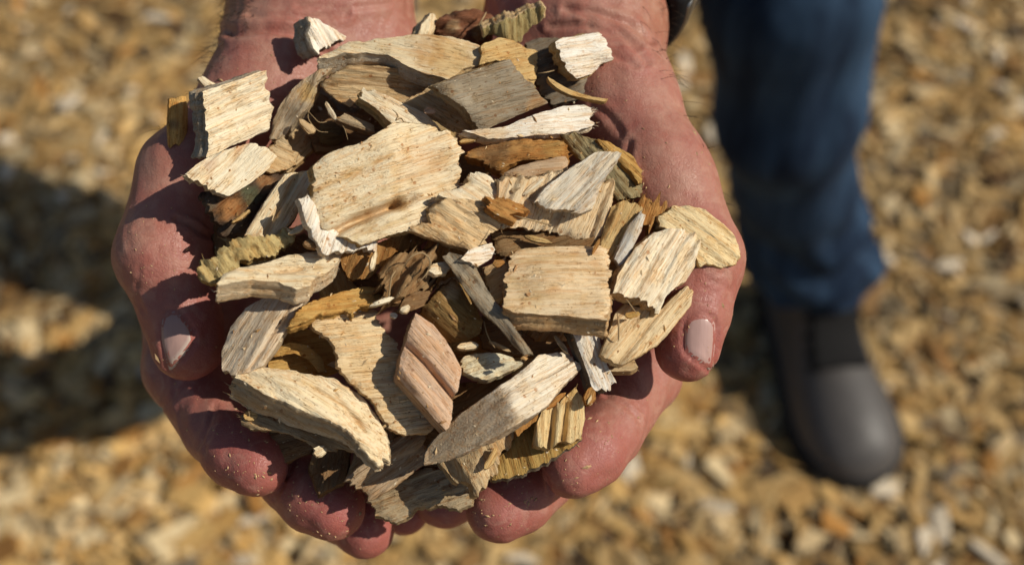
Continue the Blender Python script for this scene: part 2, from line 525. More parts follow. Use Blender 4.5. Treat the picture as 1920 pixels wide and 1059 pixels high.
def add_cone(G, D, a, b, ra, rb, k):
    a = np.array(a, float); b = np.array(b, float)
    m = max(ra, rb) + k + 3.5 * G.h + 0.004
    lo = np.minimum(a, b) - m; hi = np.maximum(a, b) + m
    sl, X, Y, Z = G.sub(lo, hi)
    if min(sl[q].stop - sl[q].start for q in range(3)) <= 0: return
    ba = b - a
    l2 = float(ba @ ba) + 1e-12
    rr = ra - rb
    a2 = l2 - rr * rr
    if a2 <= 0:
        c, r0 = (a, ra) if ra > rb else (b, rb)
        v = np.sqrt((X - c[0]) ** 2 + (Y - c[1]) ** 2 + (Z - c[2]) ** 2) - r0
    else:
        il2 = 1.0 / l2
        px, py, pz = X - a[0], Y - a[1], Z - a[2]
        y = px * ba[0] + py * ba[1] + pz * ba[2]
        z = y - l2
        qx, qy, qz = px * l2 - ba[0] * y, py * l2 - ba[1] * y, pz * l2 - ba[2] * y
        x2 = qx * qx + qy * qy + qz * qz
        y2 = y * y * l2; z2 = z * z * l2
        kk = np.sign(rr) * rr * rr * x2
        v = (np.sqrt(x2 * a2 * il2) + y * rr) * il2 - ra
        c1 = np.sign(z) * a2 * z2 > kk
        v = np.where(c1, np.sqrt(x2 + z2) * il2 - rb, v)
        c2 = (~c1) & (np.sign(y) * a2 * y2 < kk)
        v = np.where(c2, np.sqrt(x2 + y2) * il2 - ra, v)
    D[sl] = smin(D[sl], v.astype(np.float32), k)

def add_ell(G, D, c, r, k):
    c = np.array(c, float); r = np.array(r, float)
    m = r + k + 3.5 * G.h + 0.004
    sl, X, Y, Z = G.sub(c - m, c + m)
    q0 = np.sqrt(((X - c[0]) / r[0]) ** 2 + ((Y - c[1]) / r[1]) ** 2 + ((Z - c[2]) / r[2]) ** 2)
    q1 = np.sqrt(((X - c[0]) / r[0] ** 2) ** 2 + ((Y - c[1]) / r[1] ** 2) ** 2 + ((Z - c[2]) / r[2] ** 2) ** 2) + 1e-9
    v = q0 * (q0 - 1) / q1
    D[sl] = smin(D[sl], v.astype(np.float32), k)

def surface_nets(G, D):
    n = G.n
    ins = D < 0
    idx = np.zeros(np.array(n) - 1, bool)
    cnt = np.zeros(np.array(n) - 1, np.int8)
    for dx in (0, 1):
        for dy in (0, 1):
            for dz in (0, 1):
                cnt += ins[dx:n[0] - 1 + dx, dy:n[1] - 1 + dy, dz:n[2] - 1 + dz]
    act = (cnt > 0) & (cnt < 8)
    ci = np.argwhere(act)
    vid = np.full(np.array(n) - 1, -1, np.int32); vid[act] = np.arange(len(ci))
    corner = [(dx, dy, dz) for dx in (0, 1) for dy in (0, 1) for dz in (0, 1)]
    val = np.stack([D[ci[:, 0] + c[0], ci[:, 1] + c[1], ci[:, 2] + c[2]] for c in corner], 1)
    acc = np.zeros((len(ci), 3)); num = np.zeros(len(ci))
    for i in range(8):
        for j in range(i + 1, 8):
            d = np.array(corner[j]) - np.array(corner[i])
            if np.abs(d).sum() != 1: continue
            a, b = val[:, i], val[:, j]
            cr = (a < 0) != (b < 0)
            t = np.where(cr, a / np.where(a == b, 1, a - b), 0)
            p = np.array(corner[i])[None] + t[:, None] * d[None]
            acc += np.where(cr[:, None], p, 0); num += cr
    V = (ci + acc / np.maximum(num, 1)[:, None]) * G.h + G.lo
    quads = []
    for ax in range(3):
        o1, o2 = [k for k in range(3) if k != ax]
        s0 = [slice(None)] * 3; s1 = [slice(None)] * 3
        s0[ax] = slice(0, n[ax] - 1); s1[ax] = slice(1, n[ax])
        A = ins[tuple(s0)]; B = ins[tuple(s1)]
        ch = np.argwhere(A != B)
        ok = (ch[:, o1] > 0) & (ch[:, o2] > 0) & (ch[:, o1] < n[o1] - 1) & (ch[:, o2] < n[o2] - 1)
        ch = ch[ok]
        flip = A[tuple(ch.T)]
        def at(d1, d2):
            q = ch.copy(); q[:, o1] += d1; q[:, o2] += d2
            return vid[tuple(q.T)]
        q = np.stack([at(-1, -1), at(0, -1), at(0, 0), at(-1, 0)], 1)
        f = flip if ax != 1 else ~flip
        q[~f] = q[~f][:, ::-1]
        quads.append(q)
    Q = np.concatenate(quads)
    return V, Q

def laplace(V, Q, it=2, lam=0.5):
    E = np.concatenate([Q[:, [0, 1]], Q[:, [1, 2]], Q[:, [2, 3]], Q[:, [3, 0]]])
    for _ in range(it):
        S = np.zeros_like(V); c = np.zeros(len(V))
        for k in range(3):
            S[:, k] = np.bincount(E[:, 0], V[E[:, 1], k], len(V)) + np.bincount(E[:, 1], V[E[:, 0], k], len(V))
        c = np.bincount(E[:, 0], None, len(V)) + np.bincount(E[:, 1], None, len(V))
        V = V * (1 - lam) + lam * S / np.maximum(c, 1)[:, None]
    return V

def vnormals(V, Q):
    n = np.cross(V[Q[:, 2]] - V[Q[:, 0]], V[Q[:, 3]] - V[Q[:, 1]])
    N = np.zeros_like(V)
    for c in range(4):
        for k in range(3):
            N[:, k] += np.bincount(Q[:, c], n[:, k], len(V))
    return N / (np.linalg.norm(N, axis=1, keepdims=True) + 1e-12)

def seg_dist(px, py, a, b):
    a = np.array(a, float); b = np.array(b, float)
    d = b - a; L = d @ d + 1e-9
    t = np.clip(((px - a[0]) * d[0] + (py - a[1]) * d[1]) / L, 0, 1)
    return np.hypot(px - a[0] - t * d[0], py - a[1] - t * d[1])

def poly_dist(px, py, pts, closed=False):
    n = len(pts)
    return np.min([seg_dist(px, py, pts[i], pts[(i + 1) % n]) for i in range(n if closed else n - 1)], axis=0)

def J(px, py, d, r):        # joint: image point, depth, radius in image pixels
    return camxyz(px, py, d), r * d / F

# person's right hand (on the left in the photograph); depth in metres from the lens
HAND_R = dict(
    fore=[(J(560, -420, .560, 140), J(560, 30, .468, 122)), (J(640, -420, .565, 140), J(655, 30, .466, 118))],
    palm=[(J(600, 40, .466, 148), J(570, 200, .462, 140)), (J(560, 40, .468, 105), J(510, 170, .446, 106)),
          (J(510, 165, .446, 104), J(372, 315, .424, 86)), (J(560, 200, .462, 130), J(350, 560, .466, 84)),
          (J(600, 200, .466, 130), J(410, 640, .478, 80)), (J(640, 180, .470, 130), J(490, 670, .486, 78)),
          (J(690, 150, .468, 100), J(570, 660, .488, 76)), (J(700, 130, .466, 84), J(640, 480, .484, 96)),
          (J(690, 300, .484, 90), J(740, 560, .500, 90)), (J(740, 560, .500, 90), J(700, 760, .496, 70))],
    thumb=[(J(372, 315, .424, 86), J(343, 330, .422, 82)), (J(343, 330, .422, 82), J(306, 478, .414, 89)),
           (J(306, 478, .414, 88), J(340, 590, .413, 70)), (J(340, 590, .413, 70), J(352, 644, .413, 69))],
    index=[(J(350, 560, .466, 82), J(346, 690, .446, 74)), (J(346, 690, .446, 74), J(412, 800, .424, 68)),
           (J(412, 800, .424, 66), J(450, 843, .413, 68)), (J(450, 843, .413, 68), J(479, 870, .407, 61))],
    middle=[(J(410, 640, .478, 80), J(450, 795, .452, 72)), (J(450, 795, .452, 72), J(555, 893, .428, 66)),
            (J(555, 893, .428, 65), J(592, 928, .420, 67)), (J(592, 928, .420, 67), J(624, 952, .416, 61))],
    ring=[(J(490, 670, .486, 76), J(560, 850, .466, 68)), (J(560, 850, .466, 66), J(640, 950, .448, 62)),
          (J(640, 950, .448, 62), J(684, 989, .438, 57))],
    pinky=[(J(570, 660, .488, 70), J(660, 860, .480, 56)), (J(660, 860, .480, 54), J(725, 930, .468, 50)),
           (J(725, 930, .468, 50), J(758, 957, .462, 46))])
HAND_L = dict(
    fore=[(J(1190, -420, .560, 140), J(1125, 20, .462, 118)), (J(1090, -420, .565, 140), J(1035, 20, .462, 120))],
    palm=[(J(1080, 30, .462, 148), J(1080, 190, .458, 140)), (J(1120, 60, .456, 104), J(1158, 190, .438, 100)),
          (J(1158, 190, .438, 98), J(1228, 320, .422, 96)), (J(1090, 200, .460, 130), J(1225, 570, .462, 84)),
          (J(1060, 200, .464, 130), J(1160, 640, .478, 80)), (J(1020, 180, .468, 130), J(1080, 670, .486, 78)),
          (J(985, 150, .466, 96), J(1000, 660, .488, 76)), (J(975, 130, .464, 84), J(960, 480, .484, 96)),
          (J(940, 300, .484, 90), J(870, 560, .500, 90)), (J(870, 560, .500, 90), J(880, 760, .496, 70))],
    thumb=[(J(1228, 320, .422, 95), J(1250, 360, .418, 94)), (J(1250, 360, .418, 94), J(1303, 486, .408, 90)),
           (J(1303, 486, .408, 89), J(1297, 590, .402, 68)), (J(1297, 590, .402, 68), J(1288, 655, .400, 61))],
    index=[(J(1225, 570, .462, 80), J(1207, 700, .438, 70)), (J(1207, 700, .438, 70), J(1140, 808, .412, 62)),
           (J(1140, 808, .412, 61), J(1108, 845, .404, 65)), (J(1108, 845, .404, 65), J(1076, 872, .400, 62))],
    middle=[(J(1160, 640, .478, 80), J(1115, 800, .452, 70)), (J(1115, 800, .452, 68), J(1010, 900, .428, 61)),
            (J(1010, 900, .428, 60), J(970, 930, .420, 66)), (J(970, 930, .420, 66), J(936, 954, .416, 63))],
    ring=[(J(1080, 670, .486, 76), J(1000, 830, .472, 64)), (J(1000, 830, .472, 62), J(900, 905, .456, 58)),
          (J(900, 905, .456, 58), J(832, 936, .448, 54))],
    pinky=[(J(1000, 660, .488, 70), J(900, 830, .482, 54)), (J(900, 830, .482, 52), J(830, 905, .474, 48)),
           (J(830, 905, .474, 48), J(792, 925, .468, 46))])

VOX = 0.00115
HG = Grid((-0.160, -0.118, 0.355), (0.098, 0.165, 0.535), VOX)
def hand_field(H):
    D = HG.field()
    for (a, ra), (b, rb) in H['fore'] + H['palm']:
        add_cone(HG, D, a, b, ra, rb, 0.012)
    Fg = HG.field()
    for f in ('thumb', 'index', 'middle', 'ring', 'pinky'):
        one = HG.field()
        for (a, ra), (b, rb) in H[f]:
            add_cone(HG, one, a, b, ra, rb, 0.004)
        Fg = smin(Fg, one, 0.0012)
    return smin(D, Fg, 0.006)
HD = smin(hand_field(HAND_R), hand_field(HAND_L), 0.0012)
HV, HQ = surface_nets(HG, HD)
del HD
HV = laplace(HV, HQ, 3, 0.5)
HN = vnormals(HV, HQ)
vpx = CX + HV[:, 0] / HV[:, 2] * F
vpy = CY - HV[:, 1] / HV[:, 2] * F
facing = HN[:, 2] < -0.05       # turned towards the lens side (palm side)

# skin folds pressed into the surface: (points, width px, depth m)
NAIL_R = [(301, 602), (306, 587), (318, 578), (333, 582), (346, 595), (359, 614), (367, 633), (361, 648), (345, 668), (330, 686), (319, 697), (311, 686), (305, 655), (300, 625)]
NAIL_L = [(1283, 612), (1287, 597), (1298, 589), (1313, 586), (1328, 589), (1340, 598), (1344, 612), (1343, 640), (1341, 670), (1338, 699), (1326, 692), (1308, 679), (1288, 666), (1282, 655), (1282, 632)]
FOLDS = [([(330, 412), (352, 420), (374, 436), (400, 446)], 5, .0016), ([(338, 398), (372, 408), (396, 430)], 4, .0008),
         ([(255, 430), (300, 420), (345, 428)], 4, .0006), ([(240, 462), (290, 448), (330, 452)], 3, .0005),
         ([(262, 500), (255, 545), (270, 590)], 4, .0004), ([(320, 455), (322, 520)], 2.5, .0004), ([(345, 452), (350, 512)], 2.5, .0004),
         ([(1136, 742), (1162, 752), (1183, 768), (1200, 790)], 4, .0011), ([(1150, 735), (1180, 750), (1205, 772)], 3, .0005),
         ([(1322, 520), (1345, 532), (1370, 545)], 3.5, .0006), ([(1316, 540), (1345, 548), (1372, 560)], 3, .0005),
         ([(1290, 510), (1320, 508), (1360, 512)], 3, .0005),
         ([(1060, 18), (1120, 25), (1180, 45), (1222, 78)], 6, .0016), ([(1030, 50), (1100, 48), (1170, 72), (1215, 118)], 5, .0011),
         ([(1075, 85), (1130, 92), (1190, 125)], 5, .0008), ([(1090, 30), (1150, 52), (1200, 88)], 4, .0008),
         ([(430, 62), (500, 54), (570, 66), (600, 92), (640, 120)], 8, .0030), ([(470, 30), (560, 36), (650, 26)], 6, .0012),
         ([(560, 12), (650, 16), (730, 8)], 5, .0008),
         ([(1180, 268), (1175, 300), (1168, 330)], 6, .0010), ([(1110, 200), (1140, 215), (1165, 250)], 6, .0008),
         ([(1006, 868), (1024, 892), (1030, 925)], 3.5, .0008), ([(404, 760), (392, 800), (372, 838)], 4, .0009), ([(412, 768), (398, 812), (382, 845)], 3, .0005), ([(548, 868), (532, 905), (515, 935)], 3.5, .0008), ([(300, 770), (318, 752), (330, 735)], 3.5, .0006), ([(296, 748), (312, 735)], 3, .0004)]
disp = np.zeros(len(HV))
front = facing & (HV[:, 2] < 0.475)
for pts, wd, dp in FOLDS:
    d = poly_dist(vpx, vpy, pts)
    disp -= np.where(front, 0.7 * dp * np.exp(-(d / wd) ** 2), 0)
    disp += np.where(front, dp * 0.35 * np.exp(-((d - wd * 2.2) / (wd * 1.2)) ** 2), 0)
for nl in (NAIL_R, NAIL_L):
    d = poly_dist(vpx, vpy, nl, True)
    fr = facing & (HV[:, 2] < 0.412)
    disp -= np.where(fr, 0.0007 * np.exp(-(d / 3.0) ** 2), 0)
    disp += np.where(fr, 0.00022 * np.exp(-((d - 9) / 5) ** 2), 0)
# tendons, veins and slack skin: low relief over the whole hand
rel = fbm(vpx / 34, vpy / 34 + HV[:, 2] * 300, 3, 3) * 0.00045 + fbm(vpx / 14, vpy / 18 + HV[:, 2] * 500, 9, 2) * 0.00007
disp += rel
HV = HV + HN * disp[:, None]
# redder pads, browner forearms (true skin colour)
red = np.zeros(len(HV))
for H in (HAND_R, HAND_L):
    for f in ('index', 'middle', 'ring', 'pinky', 'thumb'):
        P = H[f][-1][1][0]
        dd = np.linalg.norm(HV - P, axis=1)
        red = np.maximum(red, 1.0 * np.exp(-(dd / 0.022) ** 2))
        P = H[f][-1][0][0]
        red = np.maximum(red, 0.75 * np.exp(-(np.linalg.norm(HV - P, axis=1) / 0.018) ** 2))
        P = H[f][1][1][0]
        red = np.maximum(red, 0.6 * np.exp(-(np.linalg.norm(HV - P, axis=1) / 0.017) ** 2))
red = np.clip(red + 0.35 * fbm(vpx / 60, vpy / 60, 31, 3), 0, 1)
tan = np.clip((95 - vpy) / 60, 0, 1) * np.clip(0.55 + 0.8 * HN[:, 2], 0, 1)
tan = np.maximum(tan, np.clip((60 - vpy) / 60, 0, 1) * np.clip((490 - vpx) / 60, 0, 1))
tan = np.maximum(tan, 0.55 * np.clip((110 - vpy) / 60, 0, 1) * np.clip((vpx - 1130) / 90, 0, 1))
HWV = cam2world(HV)
HQ = HQ[:, ::-1].copy()          # camera axes are left-handed: turn the faces outwards

# the arms, neck and head of the same body, at a coarser grid (world axes)
BX = 0.05                        # the body's midline
def wgrid_mesh(lo, hi, h, parts, it=2):
    G = Grid(lo, hi, h)
    D = G.field() + 0.2
    for p in parts:
        if p[0] == 'c': add_cone(G, D, *p[1:])
        else: add_ell(G, D, *p[1:])
    V, Q = surface_nets(G, D)
    return laplace(V, Q, it), Q

ELB_R, ELB_L = np.array([-0.17, 0.62, 1.02]), np.array([0.20, 0.62, 1.02])
SH_R, SH_L = np.array([BX - 0.20, 0.93, 1.42]), np.array([BX + 0.20, 0.93, 1.42])
WR_R, WR_L = W(600, -160, .51), W(1110, -160, .508)
hv, hq = wgrid_mesh((BX - .16, .72, 1.38), (BX + .16, 1.10, 1.86), 0.006, [
    ('e', (BX, .93, 1.70), (.076, .098, .105), .01), ('e', (BX, .885, 1.625), (.058, .062, .075), .03),
    ('e', (BX, .86, 1.580), (.035, .034, .028), .02), ('c', (BX, .832, 1.665), (BX, .806, 1.634), .011, .016, .014),
    ('c', (BX - .011, .818, 1.630), (BX + .011, .818, 1.630), .010, .010, .008),
    ('c', (BX - .02, .838, 1.598), (BX + .02, .838, 1.598), .008, .008, .008), ('c', (BX - .018, .838, 1.590), (BX + .018, .838, 1.590), .008, .008, .004),
    ('c', (BX - .045, .842, 1.692), (BX + .045, .842, 1.692), .013, .013, .014),
    ('e', (BX - .031, .850, 1.672), (.014, .014, .012), .004), ('e', (BX + .031, .850, 1.672), (.014, .014, .012), .004),
    ('e', (BX - .078, .945, 1.665), (.012, .024, .036), .006), ('e', (BX + .078, .945, 1.665), (.012, .024, .036), .006),
    ('c', (BX, .945, 1.60), (BX, .95, 1.42), .058, .066, .02)])
nH = len(HWV)
BV, BQ = HWV, HQ
person = empty('person', (BX, 0.95, 0.0))
tag(person, 'person in blue jeans and dark shoes holding out two cupped hands full of wood chips', 'person')
bpy.context.view_layer.update()
def child(name, me, mat, parent=person):
    me.materials.append(mat)
    o = link(bpy.data.objects.new(name, me))
    o.parent = parent
    if parent is person:
        o.location = -Vector(person.location)
    return o
bme = mesh_np('body', BV, BQ)
set_tint(bme, np.stack([red, tan, red * 0], 1))
body = child('body', bme, M['skin'])
hme = mesh_np('head', hv, hq)
set_tint(hme, np.tile([0.25, 0.4, 0.0], (len(hv), 1)))
child('head', hme, M['skin'])
BVH = BVHTree.FromPolygons([Vector(v) for v in HWV], HQ.tolist())

def cast(px, py):
    d = Vector(W(px, py, 1.0) - CAM).normalized()
    return BVH.ray_cast(Vector(CAM), d)

def nail(outline, label, col, tipcol, edge):
    "a slightly domed plate with its free edge, laid on the thumb"
    pts = np.array(outline, float)
    c = pts.mean(0)
    rings = [1.0, 0.9, 0.75, 0.55, 0.3]
    n = 42
    # resample the outline
    seg = np.roll(pts, -1, 0) - pts; L = np.hypot(*seg.T); cum = np.concatenate([[0], np.cumsum(L)])
    tt = np.linspace(0, cum[-1], n, endpoint=False)
    ou = np.array([[np.interp(t, cum, np.append(pts[:, k], pts[0, k])) for k in (0, 1)] for t in tt])
    ou = (ou + 0.5 * (np.roll(ou, 1, 0) + np.roll(ou, -1, 0))) / 2
    V = []; C = []
    P2 = [c + (ou - c) * r for r in rings]
    P2 = np.concatenate(P2 + [c[None]])
    hit = []
    for q in P2:
        h = cast(*q)
        hit.append((np.array(h[0]), np.array(h[1])) if h[0] is not None and (h[0] - Vector(CAM)).length < 0.46 else None)
    okm = np.array([h is not None for h in hit])
    ok = [h for h in hit if h is not None]
    o, nm = np.mean([h[0] for h in ok], 0), np.mean([h[1] for h in ok], 0)
    nm /= np.linalg.norm(nm)
    for i, q in enumerate(P2):          # the free edge may stand clear of the flesh
        if hit[i] is None:
            d = W(*q, 1.0) - CAM
            hit[i] = (CAM + d * ((o - CAM) @ nm) / (d @ nm), nm)
    pos = np.array([h[0] for h in hit])
    # quadratic fit in the nail's own plane: a clean even curve
    e1 = np.cross(nm, [0, 0, 1.0]); e1 /= np.linalg.norm(e1); e2 = np.cross(nm, e1)
    q = pos - o
    u, v, h = q @ e1, q @ e2, q @ nm
    A = np.stack([np.ones_like(u), u, v, u * u, u * v, v * v], 1)
    k = np.linalg.lstsq(A[okm], h[okm], rcond=None)[0]
    h2 = A @ k
    hs = np.where(okm, np.maximum(h2, np.minimum(h - 0.0001, h2 + 0.0006)), np.maximum(h2, h2[okm].min()))
    lift = np.concatenate([np.full(n, -0.0006), np.full(n, 0.0000)] + [np.full(n, 0.00022)] * 3 + [[0.00025]])
    lift = np.where(okm, lift, np.maximum(lift, -0.0001))
    pos = o + u[:, None] * e1 + v[:, None] * e2 + (hs + lift)[:, None] * nm
    fs = []
    for r in range(len(rings) - 1):
        for i in range(n):
            j = (i + 1) % n
            fs.append((r * n + i, r * n + j, (r + 1) * n + j, (r + 1) * n + i))
    b = (len(rings) - 1) * n
    for i in range(n):
        fs.append((b + i, b + (i + 1) % n, len(pos) - 1))
    col = np.array(col); tipcol = np.array(tipcol)
    de = poly_dist(P2[:, 0], P2[:, 1], edge)
    wt = np.clip(1 - (de - 5) / 4, 0, 1)[:, None]
    me = mesh_np('thumbnail', pos, fs)
    set_tint(me, col * (1 - wt) + tipcol * wt)
    nn = np.zeros(3)
    me.update()
    if np.array(me.polygons[0].normal) @ (CAM - o) < 0:
        me.flip_normals()
    return child('thumbnail', me, M['nail'])
nail(NAIL_R, '', (0.44, 0.285, 0.245), (0.58, 0.48, 0.40), [(363, 632), (340, 664), (318, 693)])
nail(NAIL_L, '', (0.50, 0.325, 0.285), (0.66, 0.56, 0.47), [(1338, 699), (1308, 679), (1284, 664)])

# hair on the forearms: fine strands in one curve
def arm_hair():
    r = random.Random(4)
    zones = [((398, -90), (600, 160), 480, -1, .30), ((300, 150), (430, 260), 26, -1, .5), ((1190, -60), (1300, 170), 90, 1, .5), ((1240, 170), (1420, 480), 36, 1, .7)]
    VV = []; FF = []
    for (x0, y0), (x1, y1), n, sd, nmin in zones:
        ids = np.where((vpx > x0) & (vpx < x1) & (vpy > y0) & (vpy < y1) & (HN[:, 0] * sd > nmin))[0]
        for vi in r.choices(ids.tolist(), k=n):
            p, nrm = Vector(HWV[vi]), Vector(HN[vi, 0] * RT + HN[vi, 1] * UP + HN[vi, 2] * FW)
            lat = Vector(RT) * r.uniform(-1, 0.4) + Vector(UP) * r.uniform(-1.0, 0.3) if x1 < 900 else Vector(RT) * r.uniform(-0.3, 1) + Vector(UP) * r.uniform(-1, 0.3)
            L = r.uniform(0.005, 0.012)
            P = [p + (nrm * (0.55 * t - 0.3 * t * t) + lat * 0.75 * t) * L for t in (0, .33, .67, 1)]
            v, f = tube(P, [9e-5, 8e-5, 6e-5, 2e-5], 3)
            k = len(VV); VV += v; FF += [tuple(a + k for a in q) for q in f]
    o = child('arm_hair', mesh_np('arm_hair', VV, FF), M['hair'])
    o['kind'] = 'stuff'
arm_hair()

# head of hair
cv, cq = wgrid_mesh((BX - .12, .80, 1.60), (BX + .12, 1.08, 1.86), 0.007,
                    [('e', (BX, .952, 1.722), (.086, .100, .102), .01)])
keep = ~((cv[:, 1] < .885) & (cv[:, 2] < 1.755)) & (cv[:, 2] > 1.64)
kq = cq[keep[cq].all(1)]
child('head_hair', mesh_np('head_hair', cv, kq), M['hair'])

# shirt with sleeves pushed up to the middle of the forearms
sv, sq = wgrid_mesh((BX - .42, .38, .84), (BX + .42, 1.15, 1.54), 0.010, [
    ('e', (BX, .965, 1.22), (.185, .125, .30), .03), ('e', (BX, 1.00, .98), (.175, .130, .16), .05),
    ('c', SH_R + [.02, 0, 0], SH_L - [.02, 0, 0], .075, .075, .06), ('c', (BX, .955, 1.40), (BX, .955, 1.475), .08, .072, .03),
    ('c', SH_R, ELB_R, .072, .058, .04), ('c', SH_L, ELB_L, .072, .058, .04),
    ('c', ELB_R, WR_R, .056, .050, .03), ('c', ELB_L, WR_L, .056, .050, .03)], 2)
wr = 0.006 * fbm(sv[:, 0] * 22, sv[:, 2] * 26 + sv[:, 1] * 18, 12, 3)
sv = sv + vnormals(sv, sq) * wr[:, None]
child('shirt', mesh_np('shirt', sv, sq), M['shirt'])

# jeans
LEGL = [(0.395, .930, .060, .078), (0.376, .930, .130, .072), (.340, .915, .235, .065), (.308, .895, .335, .062), (.278, .872, .46, .069), (.252, .880, .61, .077), (.20, .96, .80, .086), (.145, 1.02, .93, .098)]
LEGR = [(-0.205, .920, .060, .080), (-0.205, .912, .130, .078), (-.200, .855, .235, .069), (-.190, .775, .335, .064), (-.178, .735, .46, .070), (-.168, .80, .61, .070), (-.105, .92, .80, .084), (-.045, 1.01, .93, .096)]
parts = [('e', (BX, 1.02, .93), (.165, .125, .10), .05)]
for Lg in (LEGL, LEGR):
    for a, b in zip(Lg[:-1], Lg[1:]):
        parts.append(('c', a[:3], b[:3], a[3], b[3], .03))
jv, jq = wgrid_mesh((-.40, .62, .138), (.58, 1.18, 1.05), 0.008, parts, 2)
jn = vnormals(jv, jq)
low = np.exp(-((jv[:, 2] - .19) / .09) ** 2)
wr = 0.009 * low * np.sin(jv[:, 2] * 85 + jv[:, 0] * 40 + 5 * vnoise(jv[:, 0] * 14, jv[:, 1] * 14, 4)) + 0.007 * fbm(jv[:, 0] * 20 + jv[:, 1] * 20, jv[:, 2] * 9, 6, 3)
jv = jv + jn * wr[:, None]
child('jeans', mesh_np('jeans', jv, jq), M['denim'])

# shoes: a lasted upper over a sole with a welt; laces across the instep
def shoe(ankle, yaw):
    secs = []   # along the foot: y forward, half width, height of the top, inner/outer skew
    prof = [(-.075, .022, .070), (-.068, .034, .120), (-.045, .039, .150), (.0, .041, .155), (.040, .043, .130), (.078, .047, .090), (.118, .051, .082), (.160, .053, .076), (.198, .047, .066), (.222, .031, .048), (.232, .010, .026)]
    prof = [(y, hw * 1.17, top) for y, hw, top in prof]
    n = 20
    V = []
    for y, hw, top in prof:
        for i in range(n):
            a = -0.25 * math.pi + 1.5 * math.pi * i / (n - 1)
            x = math.cos(a) * hw * (1.06 if math.sin(a) < 0.2 else 1.0)
            z = .022 + (top - .022) * max(math.sin(a), -0.15) ** 1 if math.sin(a) > 0 else .022 - 0.004 * (-math.sin(a))
            V.append((x + 0.008 * max(0, y) / .2, -y, z))
    fs = []
    for k in range(len(prof) - 1):
        for i in range(n - 1):
            fs.append((k * n + i, k * n + i + 1, (k + 1) * n + i + 1, (k + 1) * n + i))
    fs.append(tuple(range(n))[::-1]); fs.append(tuple((len(prof) - 1) * n + i for i in range(n)))
    V = np.array(V)
    def place(P):
        c, s = math.cos(yaw), math.sin(yaw)
        P = np.asarray(P, float)
        return np.stack([ankle[0] + P[:, 0] * c - P[:, 1] * s, ankle[1] + P[:, 0] * s + P[:, 1] * c, P[:, 2] + ankle[2]], 1)
    up = child('shoe', mesh_np('shoe', place(V), fs), M['shoe'])
    sub = up.modifiers.new('smooth', 'SUBSURF'); sub.levels = 1; sub.render_levels = 2
    # sole
    m = 40; out = []
    ys = np.array([p[0] for p in prof]); ws = np.array([p[1] for p in prof])
    for sgn in (1, -1):
        for t in (np.linspace(-.079, .237, m // 2) if sgn == 1 else np.linspace(.237, -.079, m // 2)):
            wd = np.interp(t, ys, ws) * 1.10 + 0.003
            if t < -.072 or t > .231: wd = 0.012
            out.append((sgn * wd + 0.008 * max(0, t) / .2, -t))
    out = np.array(out)
    rings = [(0.97, 0.0), (1.0, 0.004), (1.0, 0.017), (0.985, 0.024)]
    cx_ = out.mean(0)
    SV = np.concatenate([np.concatenate([cx_ + (out - cx_) * s, np.full((m, 1), z)], 1) for s, z in rings])
    sf = [(r * m + i, r * m + (i + 1) % m, (r + 1) * m + (i + 1) % m, (r + 1) * m + i) for r in range(3) for i in range(m)]
    sf += [tuple(range(m))[::-1], tuple(3 * m + i for i in range(m))]
    so = child('sole', mesh_np('sole', place(SV), sf), M['sole'], up)
    tg = []
    for q in range(7):
        y = .005 + .018 * q; zt = np.interp(y, ys, [p[2] for p in prof]) + 0.003; hw = np.interp(y, ys, ws) * .62
        for i in range(7):
            a = R(20) + R(140) * i / 6
            tg.append((math.cos(a) * hw, -y, zt - .004 + .006 * math.sin(a)))
    tf = [(k * 7 + i, k * 7 + i + 1, (k + 1) * 7 + i + 1, (k + 1) * 7 + i) for k in range(6) for i in range(6)]
    tme = mesh_np('tongue', place(np.array(tg)), tf)
    tob = child('tongue', tme, M['lace'], up)
    so_ = tob.modifiers.new('thick', 'SOLIDIFY'); so_.thickness = 0.006; so_.offset = 0
    for q in range(6):
        y = .012 + .018 * q; zt = np.interp(y, ys, [p[2] for p in prof]) + 0.002
        LV = []
        for i in range(9):
            a = R(50) + R(80) * i / 8
            hw = np.interp(y, ys, ws)
            for dy, dz in ((-.004, .001), (0, .004), (.004, 0), (0, -.003)):
                LV.append((math.cos(a) * hw, -y - dy, .022 + (zt - .022) * math.sin(a) + dz + .001))
        lf = [(i * 4 + k, i * 4 + (k + 1) % 4, i * 4 + 4 + (k + 1) % 4, i * 4 + 4 + k) for i in range(8) for k in range(4)]
        child('lace', mesh_np('lace', place(LV), lf), M['lace'], up)
    return up
shoe((0.386, .922, .012), R(6))
shoe((-0.205, .925, .012), R(-4))

